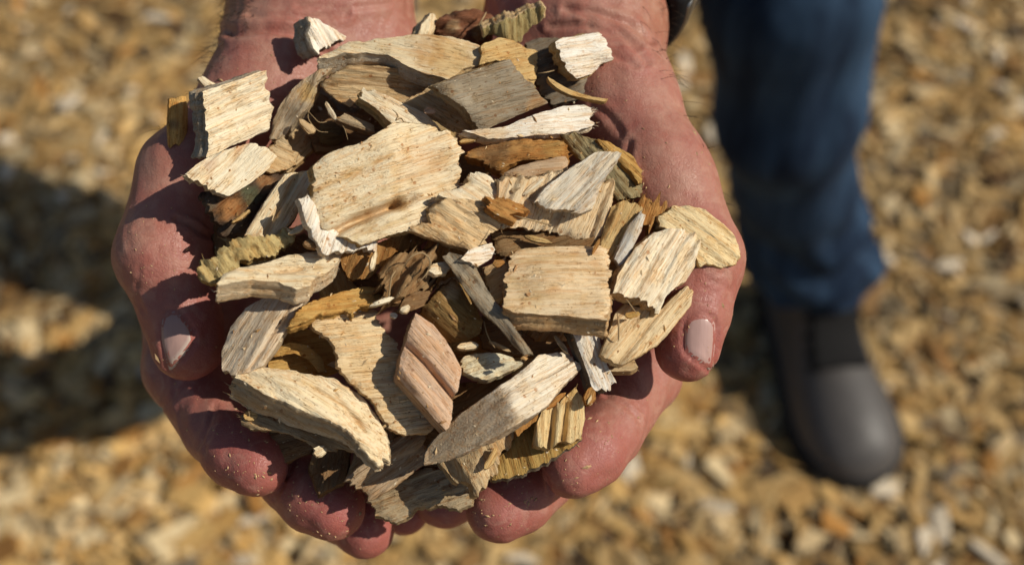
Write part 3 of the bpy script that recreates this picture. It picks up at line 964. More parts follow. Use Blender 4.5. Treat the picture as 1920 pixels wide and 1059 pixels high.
# wristwatch worn on the person's left wrist
def wristwatch():
    root = empty('wristwatch', W(1110, -20, .462))
    tag(root, 'black wristwatch on the wrist at the upper right edge of the picture', 'watch')
    c = camxyz(1098, -82, .468)
    ax = camxyz(1140, -420, .560) - camxyz(1080, 20, .462); ax /= np.linalg.norm(ax)
    ax = ax + np.array([0.30, 0, 0]); ax /= np.linalg.norm(ax)
    e1 = np.cross(ax, [0, 0, 1.0]); e1 /= np.linalg.norm(e1); e2 = np.cross(ax, e1)
    base = np.array(root.location)
    def ring(a0, a1, n, rx, rz, half, th):
        V = []
        for i in range(n):
            a = a0 + (a1 - a0) * i / (n - 1)
            o = e1 * math.cos(a) + e2 * math.sin(a)
            p = c + e1 * math.cos(a) * rx + e2 * math.sin(a) * rz
            for s, t in ((-1, 0), (-1, 1), (-.6, 1.25), (.6, 1.25), (1, 1), (1, 0)):
                V.append(p + ax * s * half + o * t * th)
        f = [(i * 6 + k, i * 6 + (k + 1) % 6, i * 6 + 6 + (k + 1) % 6, i * 6 + 6 + k) for i in range(n - 1) for k in range(6)]
        f += [tuple(range(6))[::-1], tuple((n - 1) * 6 + k for k in range(6))]
        return cam2world(np.array(V)) - base, f
    sg = 1 if e1[0] > 0 else -1
    a_case = 0 if sg > 0 else math.pi
    for nm, mat, args in (('strap', 'strap', (a_case + .35, a_case + 2 * math.pi - .35, 60, .0365, .0335, .0095, .0022)),
                          ('watch_case', 'strap', (a_case - .42, a_case + .42, 14, .0375, .0340, .0150, .0075)),
                          ('bezel', 'steel', (a_case - .32, a_case + .32, 12, .0450, .0410, .0120, .0016)),
                          ('strap_stitching', 'yellow', (a_case + .45, a_case + 1.3, 16, .0372, .0342, .0014, .0026))):
        V, f = ring(*args)
        me = mesh_np(nm, V, f); me.materials.append(M[mat])
        link(bpy.data.objects.new(nm, me)).parent = root
wristwatch()

# sawdust grains clinging to the skin
def sawdust():
    r = np.random.default_rng(3)
    V = []; fs = []
    for (x0, y0, x1, y1, n) in ((420, 760, 540, 930, 60), (520, 850, 690, 1010, 130), (880, 900, 1010, 1010, 70), (1020, 740, 1240, 930, 130), (230, 380, 400, 560, 50),
                                (1230, 520, 1390, 700, 45), (1100, 120, 1380, 480, 60), (280, 600, 480, 900, 45), (640, 930, 760, 1040, 20), (410, 90, 560, 200, 18)):
        for _ in range(n):
            h = cast(r.uniform(x0, x1), r.uniform(y0, y1))
            if h[0] is None: continue
            p = np.array(h[0]); nr = np.array(h[1])
            if h[3] > 0.62: continue
            t = np.cross(nr, r.normal(size=3)); t /= np.linalg.norm(t); b_ = np.cross(nr, t)
            s = 0.00016 * math.exp(r.normal(0, 0.5)); l = s * r.uniform(1, 3.2)
            k = len(V)
            V += [p + t * l + nr * s * .2, p + b_ * s + nr * s * .1, p - t * l + nr * s * .2, p - b_ * s, p + nr * s * 1.3]
            fs += [(k, k + 1, k + 4), (k + 1, k + 2, k + 4), (k + 2, k + 3, k + 4), (k + 3, k, k + 4)]
    me = mesh_np('sawdust', V, fs, smooth=False); me.materials.append(M['dust'])
    o = link(bpy.data.objects.new('sawdust', me))
    tag(o, 'pale sawdust grains clinging to the skin of the fingers', 'sawdust', kind='stuff')
sawdust()

# ------------------------------------------------------------------ wood chips held in the hands
CC = dict(cream=(.83, .70, .47), pale=(.86, .755, .55), white=(.92, .86, .74), tan=(.62, .46, .26), gold=(.58, .36, .115), orange=(.47, .245, .075),
          brown=(.27, .165, .08), grey=(.315, .265, .19), lgrey=(.52, .45, .34), bluewhite=(.70, .67, .60), pink=(.66, .46, .315), bark=(.085, .055, .035),
          green=(.40, .325, .15), red=(.22, .095, .05), ochre=(.64, .45, .20), dgrey=(.20, .165, .12))

def base_depth(px, py):
    r2 = ((px - 800) ** 2 + (py - 520) ** 2) / 480.0 ** 2
    return 0.385 + 0.008 * r2 + 0.034 * max(0.0, (430 - py) / 430.0)

def pts_of(s):
    if isinstance(s, str):
        v = [float(t) for t in s.replace(',', ' ').split()]
        return np.array(v).reshape(-1, 2)
    return np.array(s, float)

def inside(px, py, poly):
    c = np.zeros(px.shape, bool)
    j = len(poly) - 1
    for i in range(len(poly)):
        xi, yi = poly[i]; xj, yj = poly[j]
        if yi != yj:
            c ^= ((yi > py) != (yj > py)) & (px < (xj - xi) * (py - yi) / (yj - yi) + xi)
        j = i
    return c

CHIP_N = 0
def chip(label, poly, n, T, L, grain, col, name='wood_chip', group=None, cat='wood chip', bend=None, folds=(), cracks=(), rag=1.0, rough=1.0, ridge=None,
         side=None, taper=None, patches=(), res=1.0, dome=0.0, fray=0.0, streaks=()):
    """a real chip: outline traced at its own distance, tilted, with thickness, split-wood relief, ragged ends and layered sides.
    n: tilt (right, up) of its face; T: thickness mm; L: mm towards the lens above the heap's mean surface; grain: degrees in the picture"""
    global CHIP_N
    CHIP_N += 1
    seed = CHIP_N * 31
    r = np.random.default_rng(seed)
    P = pts_of(poly)
    T = T * 1.4
    c0 = P.mean(0)
    D0 = base_depth(*c0) - L / 1000.0
    nx, ny = n
    zr = -np.array([(c0[0] - CX) / F, (CY - c0[1]) / F, 1.0]); zr /= np.linalg.norm(zr)     # towards the lens (camera axes; depth points away)
    xr = np.array([1.0, 0, 0]) - zr[0] * zr; xr /= np.linalg.norm(xr)
    yr = np.array([0, 1.0, 0]) - zr[1] * zr - xr[1] * xr; yr /= np.linalg.norm(yr)
    nrm = nx * xr + ny * yr + math.sqrt(max(0.05, 1 - nx * nx - ny * ny)) * zr
    nrm /= np.linalg.norm(nrm)
    O = camxyz(c0[0], c0[1], D0)
    g = math.radians(grain)
    gd = np.array([math.cos(g), math.sin(g), 0.0])
    U = gd - (gd @ nrm) * nrm; U /= np.linalg.norm(U)
    V_ = np.cross(nrm, U)       # left/right handedness fixed below
    m = D0 / F                   # metres per pixel here
    def to_plane(px, py):
        ray = np.stack([(px - CX) / F, (CY - py) / F, np.ones_like(px)], -1)
        t = (O @ nrm) / (ray @ nrm)
        q = ray * t[..., None] - O
        return q @ U, q @ V_
    def to_px(u, v):
        q = O + u[..., None] * U + v[..., None] * V_
        return CX + q[..., 0] / q[..., 2] * F, CY - q[..., 1] / q[..., 2] * F
    pu, pv = to_plane(P[:, 0], P[:, 1])
    Q = np.stack([pu, pv], 1)
    if 0.5 * np.sum(Q[:, 0] * np.roll(Q[:, 1], -1) - np.roll(Q[:, 0], -1) * Q[:, 1]) < 0:
        Q = Q[::-1]
    # ragged outline
    st = 0.00062 / res
    B = []
    for i in range(len(Q)):
        a, b = Q[i], Q[(i + 1) % len(Q)]
        d = b - a; Ln = np.linalg.norm(d)
        if Ln < 1e-6: continue
        k = max(1, int(Ln / st)); dn = d / Ln; out = np.array([dn[1], -dn[0]])
        endness = abs(dn[1])
        t = np.arange(k) / k
        amp = rag * (0.00013 + 0.00022 * endness ** 2)
        sg = (np.arange(k) + 0.5) * Ln / k
        q = a + d * t[:, None]
        saw = vnoise(sg / 0.0013, np.full(k, i * 7.3), seed) * 0.7 + 0.9 * vnoise(sg / 0.0040, np.full(k, i * 3.1), seed + 5) + r.uniform(-.3, .3, k)
        vw = q[:, 1] + 0.0006 * vnoise(q[:, 1] / 0.0017, np.full(k, 2.2), seed + 8)
        z0 = np.zeros(k)
        brk = (hash2(np.floor(vw / 0.00055), z0 + 1, seed) - .5) * 0.5 + (hash2(np.floor(vw / 0.0013 + .3), z0 + 2, seed) - .5) * 1.0 + (hash2(np.floor(vw / 0.0034 + .6), z0 + 3, seed) - .5) * 0.9
        brk = brk - fray * np.maximum(hash2(np.floor(vw / 0.0008), z0 + 5, seed) - 0.72, 0) * -4.0
        win = np.minimum(1, np.minimum(t, 1 - t) * k / 1.5 + 0.3)
        q = q + out * (amp * saw * win)[:, None]
        q[:, 0] += np.sign(out[0]) * rag * 0.00085 * endness ** 2 * brk * win
        B.append(q)
    B = np.concatenate(B)
    nb = len(B)
    # interior samples: long along the grain, fine across it
    su, sv = 0.00150 / res, 0.00052 / res
    ext = max(np.ptp(B[:, 1]) * 1e3, 1)
    gu = np.arange(B[:, 0].min(), B[:, 0].max(), su); gv = np.arange(B[:, 1].min(), B[:, 1].max(), sv)
    GU, GV = np.meshgrid(gu, gv)
    GU = GU + r.uniform(-.35, .35, GU.shape) * su; GV = GV + r.uniform(-.3, .3, GV.shape) * sv
    GU, GV = GU.ravel(), GV.ravel()
    ok = inside(GU, GV, B)
    GU, GV = GU[ok], GV[ok]
    S = 2.6                     # stretched space for a triangulation that follows the grain
    if len(GU):
        d2 = np.min((GU[:, None] - B[None, :, 0]) ** 2 + S * S * (GV[:, None] - B[None, :, 1]) ** 2, 1)
        ok = d2 > (0.00045) ** 2
        GU, GV = GU[ok], GV[ok]
    pts = [Vector((u * 1e3, v * 1e3 * S)) for u, v in B] + [Vector((u * 1e3, v * 1e3 * S)) for u, v in zip(GU, GV)]
    vo, _, fo, orig, _, _ = delaunay_2d_cdt(pts, [], [list(range(nb))], 1, 1e-5)
    vo = np.array([(v[0] / 1e3, v[1] / 1e3 / S) for v in vo])
    tri = np.array([f[:3] for f in fo], int)
    halfu = max(1e-4, np.ptp(B[:, 0]) / 2); halfv = max(1e-4, np.ptp(B[:, 1]) / 2)
    rk = 1.0 if ridge is None else ridge
    def height(u, v):
        h = 0
        w0 = 0.0009 * vnoise(u / 0.012, v / 0.006, seed + 3)
        vv = v + w0
        # splintered strips: steps across the grain, drifting along it
        q = vv / 0.0030 + 0.8 * vnoise(vv / 0.0075, vv * 0 + 1.5, seed + 2) + 0.35 * vnoise(u / 0.010, vv / 0.004, seed + 1)
        cell = np.floor(q); fr = q - cell
        hs = hash2(cell, np.zeros_like(cell) + 3, seed) * 2 - 1
        hn = hash2(cell + 1, np.zeros_like(cell) + 3, seed) * 2 - 1
        tt = np.clip((fr - 0.78) / 0.22, 0, 1); tt = tt * tt * (3 - 2 * tt)
        slope = (hash2(cell, np.zeros_like(cell) + 9, seed) * 2 - 1) * (1 - tt) + (hash2(cell + 1, np.zeros_like(cell) + 9, seed) * 2 - 1) * tt
        h = h + 0.00042 * rk * (hs * (1 - tt) + hn * tt) + rk * slope * u * 0.018
        ra = min(rough, 1.5)
        if rough > 1.5:
            h = h + (rough - 1.5) * (0.00034 * vnoise(u / 0.0024, v / 0.0024, seed + 71) + 0.00020 * vnoise(u / 0.0011, v / 0.0011, seed + 73))
        h = h + ra * (0.00022 * vnoise(u / 0.009, vv / 0.0012, seed + 7) + 0.00014 * vnoise(u / 0.005, vv / 0.0006, seed + 11) + 0.00010 * vnoise(u / 0.0010, v / 0.0010, seed + 13))
        h = h + 0.0011 * vnoise(u / 0.014, v / 0.011, seed + 21)
        if dome: h = h - dome * 1e-3 * ((v / halfv) ** 2 + 0.4 * (u / halfu) ** 2)
        x, y = to_px(np.asarray(u), np.asarray(v))
        if bend:
            amt, ang = bend
            a = math.radians(ang); s = ((x - c0[0]) * math.cos(a) - (y - c0[1]) * math.sin(a))
            pr = (P[:, 0] - c0[0]) * math.cos(a) - (P[:, 1] - c0[1]) * math.sin(a)
            h = h + amt * 1e-3 * (s / (np.abs(pr).max() + 1e-6)) ** 2
        for (x1, y1, x2, y2, sl) in folds:
            dx, dy = x2 - x1, y2 - y1; l = math.hypot(dx, dy)
            s = ((x - x1) * dy - (y - y1) * dx) / l      # positive on the left of the direction as seen in the picture
            s = np.where(s > 4, s - 2, np.where(s > -0, s * s / 8, 0))
            h = h - sl * m * s
        for cr in cracks:
            cp, wd, dp = cr
            d = poly_dist(x, y, cp)
            dd = poly_dist(x, y, [cp[0], cp[-1]])
            h = h - dp * 1e-3 * np.exp(-(d / wd) ** 2)
        return h
    ht = height(vo[:, 0], vo[:, 1])
    # worn, split-away rims: the edge drops unevenly along the outline
    arc0 = np.concatenate([[0], np.cumsum(np.linalg.norm(np.diff(B, axis=0), axis=1))])
    bev = np.clip(0.35 + 1.3 * fbm(arc0 / 0.0065, np.full(nb, 1.7), seed + 90, 3), 0.05, 1.3) * 0.0011 * min(1.0, T / 6.0)
    dd = np.sqrt((vo[:, 0:1] - B[None, :, 0]) ** 2 + (vo[:, 1:2] - B[None, :, 1]) ** 2)
    di = dd.argmin(1); dmin = dd[np.arange(len(vo)), di]
    wid = 0.0010 + 1.1 * bev[di]
    ht = ht - bev[di] * np.clip(1 - dmin / wid, 0, 1) ** 1.5
    ztop = ht
    VT = np.stack([vo[:, 0], vo[:, 1], ztop], 1)
    # sides: stacked layers
    hb = height(B[:, 0], B[:, 1]) - bev
    bx, by = to_px(B[:, 0], B[:, 1])
    Tm = np.full(nb, T * 1e-3)
    if taper:
        ang, ta, tb = taper
        a = math.radians(ang); s = (bx - c0[0]) * math.cos(a) - (by - c0[1]) * math.sin(a)
        s = (s - s.min()) / (np.ptp(s) + 1e-9)
        Tm = Tm * (ta + (tb - ta) * s)
    nl = max(2, min(9, int(T / 0.75)))
    dB = np.roll(B, -1, 0) - np.roll(B, 1, 0); dB /= np.linalg.norm(dB, axis=1, keepdims=True) + 1e-9
    outn = np.stack([dB[:, 1], -dB[:, 0]], 1)
    arc = np.concatenate([[0], np.cumsum(np.linalg.norm(np.diff(B, axis=0), axis=1))])
    rings = []
    for k in range(nl + 1):
        t = k / nl
        jit = 0.0 if k == 0 else (vnoise(arc / 0.006, np.full(nb, k * 4.7), seed + 40) * 0.00034 + r.uniform(-1, 1) * 0.00028 + r.uniform(-1, 1, nb) * 0.00010) * min(rag, 1.5)
        if k == nl: jit = jit - 0.0005
        rb = B + outn * (np.zeros(nb) + jit)[:, None]
        zz = hb * (1 - 0.6 * t) - Tm * t + (0 if k in (0, nl) else vnoise(arc / 0.004, np.full(nb, k * 2.2), seed + 50) * 0.0002)
        rings.append(np.concatenate([rb, zz[:, None]], 1))
    VS = np.concatenate(rings)
    VBt = rings[-1]
    o0 = len(VT); o1 = o0 + len(VS)
    faces = [tuple(f) for f in tri]
    ar = np.arange(nb); nx_ = (ar + 1) % nb
    for k in range(nl):
        a = o0 + k * nb; b = a + nb
        faces += [(a + j, b + j, b + q, a + q) for j, q in zip(ar, nx_)]
    faces.append(tuple((o1 + ar[::-1]).tolist()))
    VA = np.concatenate([VT, VS, VBt])
    # orientation of the top
    a, b, c_ = VT[tri[0][0]], VT[tri[0][1]], VT[tri[0][2]]
    if np.cross(b - a, c_ - a)[2] < 0:
        faces[:len(tri)] = [f[::-1] for f in faces[:len(tri)]]
    nf = int(r.integers(3, 8) + 9 * fray) if res >= 1 and T > 3 else 0
    XV = []; XF = []
    ends = np.where(np.abs(outn[:, 0]) > 0.6)[0]
    if len(ends):
        for bi in r.choice(ends, nf):
            sgn = math.copysign(1, outn[bi, 0]); ln = 0.0009 * math.exp(r.normal(0, 0.45)) * (1 + .4 * fray)
            zf = hb[bi] - Tm[bi] * r.uniform(0, 0.6); p0 = np.array([B[bi, 0] - sgn * 0.0008, B[bi, 1], zf])
            dr = np.array([sgn, r.normal(0, .35), r.normal(0.1, .35)])
            tv, tf = tube([p0, p0 + dr * (ln + .0008) * .5, p0 + (dr + [0, r.normal(0, .2), r.normal(0, .2)]) * (ln + .0008)], [.00012, .00010, .00003], 3)
            b0 = len(VA) + len(XV)
            XV += tv; XF += [tuple(x + b0 for x in f) for f in tf]
    if XV:
        VA = np.concatenate([VA, np.array(XV)]); faces += XF
    cb = np.array(CC[col]) if isinstance(col, str) else np.array(col)
    cb = cb * r.uniform(0.95, 1.06)
    C = np.tile(cb, (len(VA), 1))
    if side is not None:
        C[o0:] = np.array(CC[side]) if isinstance(side, str) else np.array(side)
    else:
        C[o0:] = cb * np.array([0.93, 0.88, 0.80])
    lay = r.uniform(0.72, 1.10, nl + 1)
    for k in range(nl + 1):
        C[o0 + k * nb:o0 + (k + 1) * nb] *= lay[k]
    if streaks:
        ax_, ay_ = to_px(VA[:, 0], VA[:, 1])
        for (sp_, wd, pc, strength) in streaks:
            d = poly_dist(ax_ + 3 * vnoise(ax_ / 14, ay_ / 14, seed + 80), ay_ + 3 * vnoise(ax_ / 14, ay_ / 14, seed + 81), sp_)
            wgt = np.exp(-(d / wd) ** 2) * strength * (0.55 + 0.45 * vnoise(ax_ / 10, ay_ / 10, seed + 83))
            pc = np.array(CC[pc]) if isinstance(pc, str) else np.array(pc)
            C = C * (1 - wgt[:, None]) + pc * wgt[:, None]
    if patches:
        ax_, ay_ = to_px(VA[:, 0], VA[:, 1])
        for (qx, qy, qr, pc, strength) in patches:
            d = np.hypot(ax_ - qx, ay_ - qy) / qr
            wgt = np.clip((1.0 - d) * 2.2 + 0.9 * fbm(ax_ / 8, ay_ / 8, seed + 60, 3), 0, 1) * strength * (d < 1.3)
            pc = np.array(CC[pc]) if isinstance(pc, str) else np.array(pc)
            C = C * (1 - wgt[:, None]) + pc * wgt[:, None]
    me = mesh_np(name, VA, faces)
    set_tint(me, C)
    me.materials.append(M['wood'])
    o = bpy.data.objects.new(name, me)
    # local frame -> world  (camera axes: right, up, depth)
    def dirw(v): return v[0] * RT + v[1] * UP + v[2] * FW
    Xw, Yw, Zw = dirw(U), dirw(V_), dirw(nrm)
    if np.cross(Xw, Yw) @ Zw < 0:
        Yw = -Yw
        co = VA.copy(); co[:, 1] *= -1
        me.vertices.foreach_set('co', co.astype(np.float32).ravel())
        me.flip_normals()
        me.update()
    Ow = cam2world(O[None])[0]
    o.matrix_world = Matrix(((Xw[0], Yw[0], Zw[0], Ow[0]), (Xw[1], Yw[1], Zw[1], Ow[1]), (Xw[2], Yw[2], Zw[2], Ow[2]), (0, 0, 0, 1)))
    link(o)
    tag(o, label, cat, group or 'wood chips heaped in the cupped hands')
    return o

# --- top of the heap
chip('long arched greyish cream chip dusted with orange sawdust across the top of the heap',
     '595,101 618,88 645,76 700,71 765,65 830,64 880,73 922,92 936,103 926,109 905,112 892,122 868,126 858,138 838,152 802,142 768,128 745,112 722,98 690,93 645,94',
     (.10, .68), 7.5, 9, -8, 'cream', bend=(-2.5, 0), taper=(0, 1.15, .35), side='lgrey', patches=[(845, 112, 55, 'ochre', .7), (800, 90, 40, 'orange', .45)], rough=1.3)
chip('small white wedge of wood standing against the wrist at the top left of the heap',
     '583,30 603,38 628,55 652,69 625,80 606,90 600,101 590,90 584,60', (.62, .25), 7, 6, -40, 'white', ridge=2.2, side='lgrey', rag=1.2)
chip('tiny cream nub beside the reddish bark lump at the top of the heap',
     '783,66 788,48 800,35 808,27 819,36 816,52 812,66', (.5, .3), 4, 2, 70, 'cream', rag=1.6)
chip('reddish brown lump of stringy bark at the very top of the heap', '818,64 822,40 838,22 862,12 895,13 920,24 932,42 930,56 912,72 872,72 838,70', (.1, .35), 7, 0, 10, 'red',
     dome=4, rough=7, ridge=4, rag=2, patches=[(850, 52, 14, 'tan', .6), (900, 60, 16, 'ochre', .5), (845, 25, 16, 'bark', .6)])
chip('grooved grey green chip sticking out at the top right of the reddish bark', '903,52 930,44 962,31 990,20 1016,12 1023,18 1020,36 1012,47 994,57 984,68 976,82 948,86 944,68 926,62 906,70',
     (.12, -.30), 4, 6, 96, 'green', ridge=4, rough=2.5, side='tan', rag=1.3)
chip('flat yellowish chip tucked between the dusted arched chip and the grey bark', '905,84 935,72 960,76 985,90 1010,96 1006,120 1004,150 1006,164 985,158 962,128 930,114 898,124', (.30, .35), 4, 3, 18, 'ochre', rag=1.4)
chip('round grey flake of bark lying on the palm under the bright white chip', '985,80 1012,72 1045,71 1085,78 1118,98 1140,118 1142,142 1132,162 1112,176 1090,184 1060,190 1034,196 1012,170 1004,130', (.12, .28), 3, -3, 25, 'dgrey',
     rough=2.6, rag=1.2, patches=[(1110, 150, 30, 'lgrey', .6)])
chip('weathered grey brown square chip with an orange lower edge near the top right', '815,160 868,140 915,124 955,111 970,124 985,147 1006,168 1030,193 1000,205 968,218 932,234 904,247 884,222 862,196 838,178',
     (.36, .10), 5.5, 11, 15, 'grey', rough=1.9, ridge=1.4, side=(.48, .36, .20), patches=[(1010, 200, 26, 'orange', .5), (860, 190, 30, 'lgrey', .4)], folds=[(905, 246, 838, 158, .55)])
chip('bright white feathered chip poking out beneath the weathered grey square chip', '866,246 905,243 950,236 972,226 1010,213 1060,197 1098,193 1116,207 1106,220 1110,236 1085,244 1060,251 1020,254 965,257 915,260',
     (.28, .36), 4.5, 5, 12, 'white', fray=1.2, rag=1.4, patches=[(920, 252, 46, 'tan', .7)])
chip('bright white square chip with a crumbly ochre edge at the upper right', '1043,79 1062,69 1095,64 1122,60 1136,76 1144,92 1149,113 1130,119 1112,138 1084,146 1068,132 1054,108', (.46, .22), 5, 9, 12, 'white',
     side='ochre', rag=1.6, rough=.6, ridge=.5)
chip('thin curved pale splinter lying on the grey bark flake', '1027,144 1038,150 1060,162 1085,171 1112,181 1140,186 1132,191 1100,184 1068,176 1046,165 1030,152', (.25, .5), 2, 5, -18, 'ochre', rag=.6)
chip('shaded tan chip hollowed under the dusted arched chip', '604,162 622,140 650,126 700,124 755,130 800,146 820,160 798,178 772,188 738,192 700,178 676,180 655,200 628,184', (.05, -.10), 4, 0, -6, 'tan', bend=(3, 90), rag=1.2)
chip('splintered white chip with a frayed tip pointing left above the biggest chip', '674,178 684,160 692,168 700,166 722,176 760,193 800,213 828,240 800,246 762,240 738,232 722,216 702,198', (.20, .34), 5, 6, -26, 'pale', fray=1.4, rag=1.5, side='ochre', ridge=1.6)
chip('folded grey brown curl of wood right of the left square cream chip', '504,262 510,222 534,182 560,155 600,126 620,121 607,140 592,152 590,172 572,202 548,234 526,262', (-.30, .12), 4, 2, 58, (.56, .46, .32),
     patches=[(575, 172, 20, 'ochre', .9), (548, 210, 26, 'dgrey', .7)], rough=1.8, folds=[(592, 140, 540, 250, .7)])  # ochre patch paints a sunlit spot into the colour
chip('square cream chip with ridged grain at the upper left of the heap', '381,172 420,158 462,145 501,132 506,146 503,160 511,172 508,188 517,206 511,226 503,246 470,260 430,275 384,296 390,268 387,240 383,212 379,192',
     (.52, .06), 6.5, 9, 18, 'pale', side='lgrey', ridge=1.3, rough=1.4, rag=1.3, streaks=[([(395, 196), (440, 180), (495, 160)], 2.5, (.40, .30, .18), .7), ([(390, 222), (450, 200), (500, 184)], 2.5, (.42, .32, .19), .6), ([(392, 250), (450, 228), (505, 208)], 2.5, (.45, .34, .2), .6), ([(410, 200), (450, 188)], 5, 'ochre', .6), ([(395, 270), (450, 250), (500, 232)], 2, (.5, .38, .24), .5)])
chip('short splinter sticking up behind the square cream chip on the left', '372,146 381,143 396,152 412,160 404,168 390,166', (.2, .3), 2.5, 3, -35, 'pale', rag=.6)
chip('golden stick standing on the knuckle left of the square cream chip', '320,184 336,181 352,179 355,205 354,240 351,268 338,273 330,268 321,277 317,250 318,215', (.16, .10), 4, 6, 88, (.74, .44, .14), ridge=1.6, rag=.9, patches=[(326, 232, 12, 'brown', .8)], dome=2.2)
chip('cream diamond shaped chip with pinkish streaks below the square cream chip', '346,327 372,306 405,288 440,276 470,268 496,276 518,294 504,315 482,334 456,352 430,367 404,362 378,346', (.30, .20), 3.5, 12, 42, 'pale', streaks=[([(380, 322), (405, 300)], 5, 'orange', .5), ([(432, 312), (448, 282), (455, 270)], 4, 'orange', .55), ([(405, 330), (440, 296)], 3, 'ochre', .6), ([(470, 310), (500, 285)], 3, 'ochre', .6)], ridge=1.4, rag=.9,
     patches=[(395, 312, 16, 'pink', .5), (448, 272, 14, 'pink', .6)])
chip('small shaded tan chip wedged right of the cream diamond chip', '498,290 510,272 530,257 546,276 560,308 534,318 508,324 494,318', (.20, .25), 4, 3, -20, 'tan')
chip('dark mossy bark piece with orange lichen by the left thumb', '384,362 410,350 450,352 486,330 522,316 540,338 520,362 494,400 468,432 440,446 416,442 402,410', (.15, .05), 7, 1, 40, 'bark', rough=4, ridge=2, rag=2, dome=2,
     patches=[(436, 390, 34, (.42, .20, .07), .85), (500, 340, 20, (.42, .22, .09), .7), (470, 366, 24, (.10, .11, .06), .8), (450, 425, 26, 'dgrey', .7), (395, 380, 18, 'dgrey', .6)])
chip('grooved cream stick pair leaning against the left of the biggest chip', '458,442 476,412 505,366 534,326 562,321 594,314 596,332 588,362 566,384 548,416 522,440 486,446', (.10, .18), 6, 5, 58, 'cream', side='lgrey',
     cracks=[([(500, 436), (520, 398), (548, 346), (560, 326)], 4, 3.0)], folds=[(598, 316, 530, 432, .9)])
# --- the biggest chip and its neighbours
chip('ragged white flap showing under the left edge of the biggest chip', '561,372 580,366 596,396 612,424 642,438 672,448 708,450 707,470 690,462 660,470 636,470 606,474 592,448 576,416', (.34, .14), 3.5, 10, 65, 'white', rag=.9, fray=.4, ridge=.5, rough=.8)
chip('biggest chip, a broad cream block with orange streaks',
     '598,300 618,285 650,272 690,261 716,244 736,231 775,230 812,236 830,247 840,241 852,258 873,284 862,290 866,320 863,348 846,356 824,362 820,386 808,396 812,418 790,425 760,432 735,440 712,446 684,456 644,440 628,436 606,418 598,394 588,366 596,336',
     (.26, .20), 8.5, 14, 20, (.87, .735, .50), rag=1.9, fray=.3, streaks=[([(596, 350), (640, 332), (700, 306), (735, 290)], 5, (.62, .36, .11), .95), ([(612, 408), (650, 386), (700, 362), (740, 352)], 5, 'ochre', .8), ([(628, 434), (665, 412), (705, 396), (748, 380), (780, 370)], 6, (.40, .20, .06), 1.0), ([(650, 452), (700, 432), (760, 410)], 6, 'ochre', .7), ([(770, 340), (810, 310), (840, 292)], 9, 'ochre', .6), ([(745, 330), (760, 290), (770, 250)], 9, 'ochre', .5), ([(800, 390), (830, 345)], 6, 'ochre', .5)], rough=.9, ridge=.8, side='ochre', folds=[(728, 420, 738, 236, .22)],
     cracks=[([(628, 434), (665, 412), (705, 396), (748, 380)], 8, 7.5), ([(590, 352), (660, 326), (730, 296)], 3.5, 1.0), ([(748, 380), (770, 372)], 10, 2.0)],
     patches=[(752, 378, 24, 'gold', .55), (660, 325, 20, 'ochre', .3), (790, 300, 60, (.72, .52, .33), .35), (690, 410, 30, 'ochre', .4)])
chip('crumbly pale tan chip tucked under the right side of the biggest chip', '806,400 820,384 838,372 870,372 905,378 942,376 948,396 936,428 920,436 910,458 884,470 848,458 806,443 770,430 784,424 812,418', (.22, .05), 5.5, 8, -30, (.78, .58, .33), rough=2.4, rag=1.5, fray=.4, folds=[(900, 470, 830, 372, .3)])
chip('white tongue of wood with a pointed tip right of the biggest chip', '822,366 846,354 868,346 882,330 898,322 920,330 940,350 957,366 940,374 905,382 868,384', (.26, .36), 4.5, 10, -28, 'pale', fray=1.2, streaks=[([(850, 372), (900, 356), (940, 352)], 4, 'ochre', .5)], patches=[(872, 338, 16, 'ochre', .6)])
chip('orange shredded tuft of wood at the tip of the white tongue', '918,384 926,372 946,367 962,376 984,382 992,396 976,400 958,400 944,408 928,402', (.25, .3), 4, 11, -20, 'orange', rag=3, fray=1.4, rough=3, ridge=3)
chip('crumbly orange brown chip shaded by the bright white feathered chip', '872,292 884,276 905,268 960,262 1010,259 1046,257 1058,268 1066,282 1060,297 1034,296 1000,300 970,302 952,310 936,319 918,312 904,298', (-.05, .34), 6, 3, 8, 'orange', rough=3, rag=2, ridge=2,
     patches=[(920, 272, 50, 'brown', .7), (1040, 278, 24, 'gold', .5)])  # brown patch paints in the shade of the white feathered chip
chip('small pinkish tan block under the crumbly orange brown chip', '946,318 980,309 1020,300 1060,291 1066,300 1062,318 1030,324 990,331 952,336', (.10, .62), 4, 6, 8, (.60, .43, .27), rag=.5, ridge=.8)
chip('grey green bark leaf curling behind the silvery fibrous chip', '1054,254 1078,246 1098,257 1124,266 1160,284 1190,308 1204,340 1206,362 1184,372 1160,376 1130,362 1112,330 1086,296', (.12, .05), 3, 0, -52, (.34, .28, .15), rough=2.8, rag=1.4, dome=2,
     cracks=[([(1078, 274), (1102, 298)], 2, .8), ([(1150, 300), (1190, 345)], 2, .6)])
chip('rusty ochre rim of bark along the edge of the grey green bark leaf', '1120,262 1140,264 1164,276 1188,294 1204,318 1204,336 1196,344 1184,322 1164,304 1140,288', (.25, .25), 3, 3, -42, 'gold', rag=1.8, rough=2)
chip('silvery fibrous chip with a sharp upper right corner near the right palm', '1003,378 1022,352 1050,330 1070,314 1092,302 1118,284 1140,284 1166,287 1154,308 1140,326 1128,346 1112,392 1092,398 1060,390 1030,390', (.22, .20), 4, 15, 46, (.74, .68, .56), ridge=2.4, rough=1.8, fray=.9, rag=1.2)
chip('broad cream fibrous chip hanging below the silvery fibrous chip', '918,426 930,400 938,372 936,338 985,334 1040,326 1085,326 1126,342 1150,336 1146,378 1138,424 1126,446 1108,455 1080,450 1046,434 1000,428 960,428', (.26, -.04), 5, 5, 68, (.80, .65, .43), ridge=2.2, rough=1.6, fray=.8, rag=1.3)
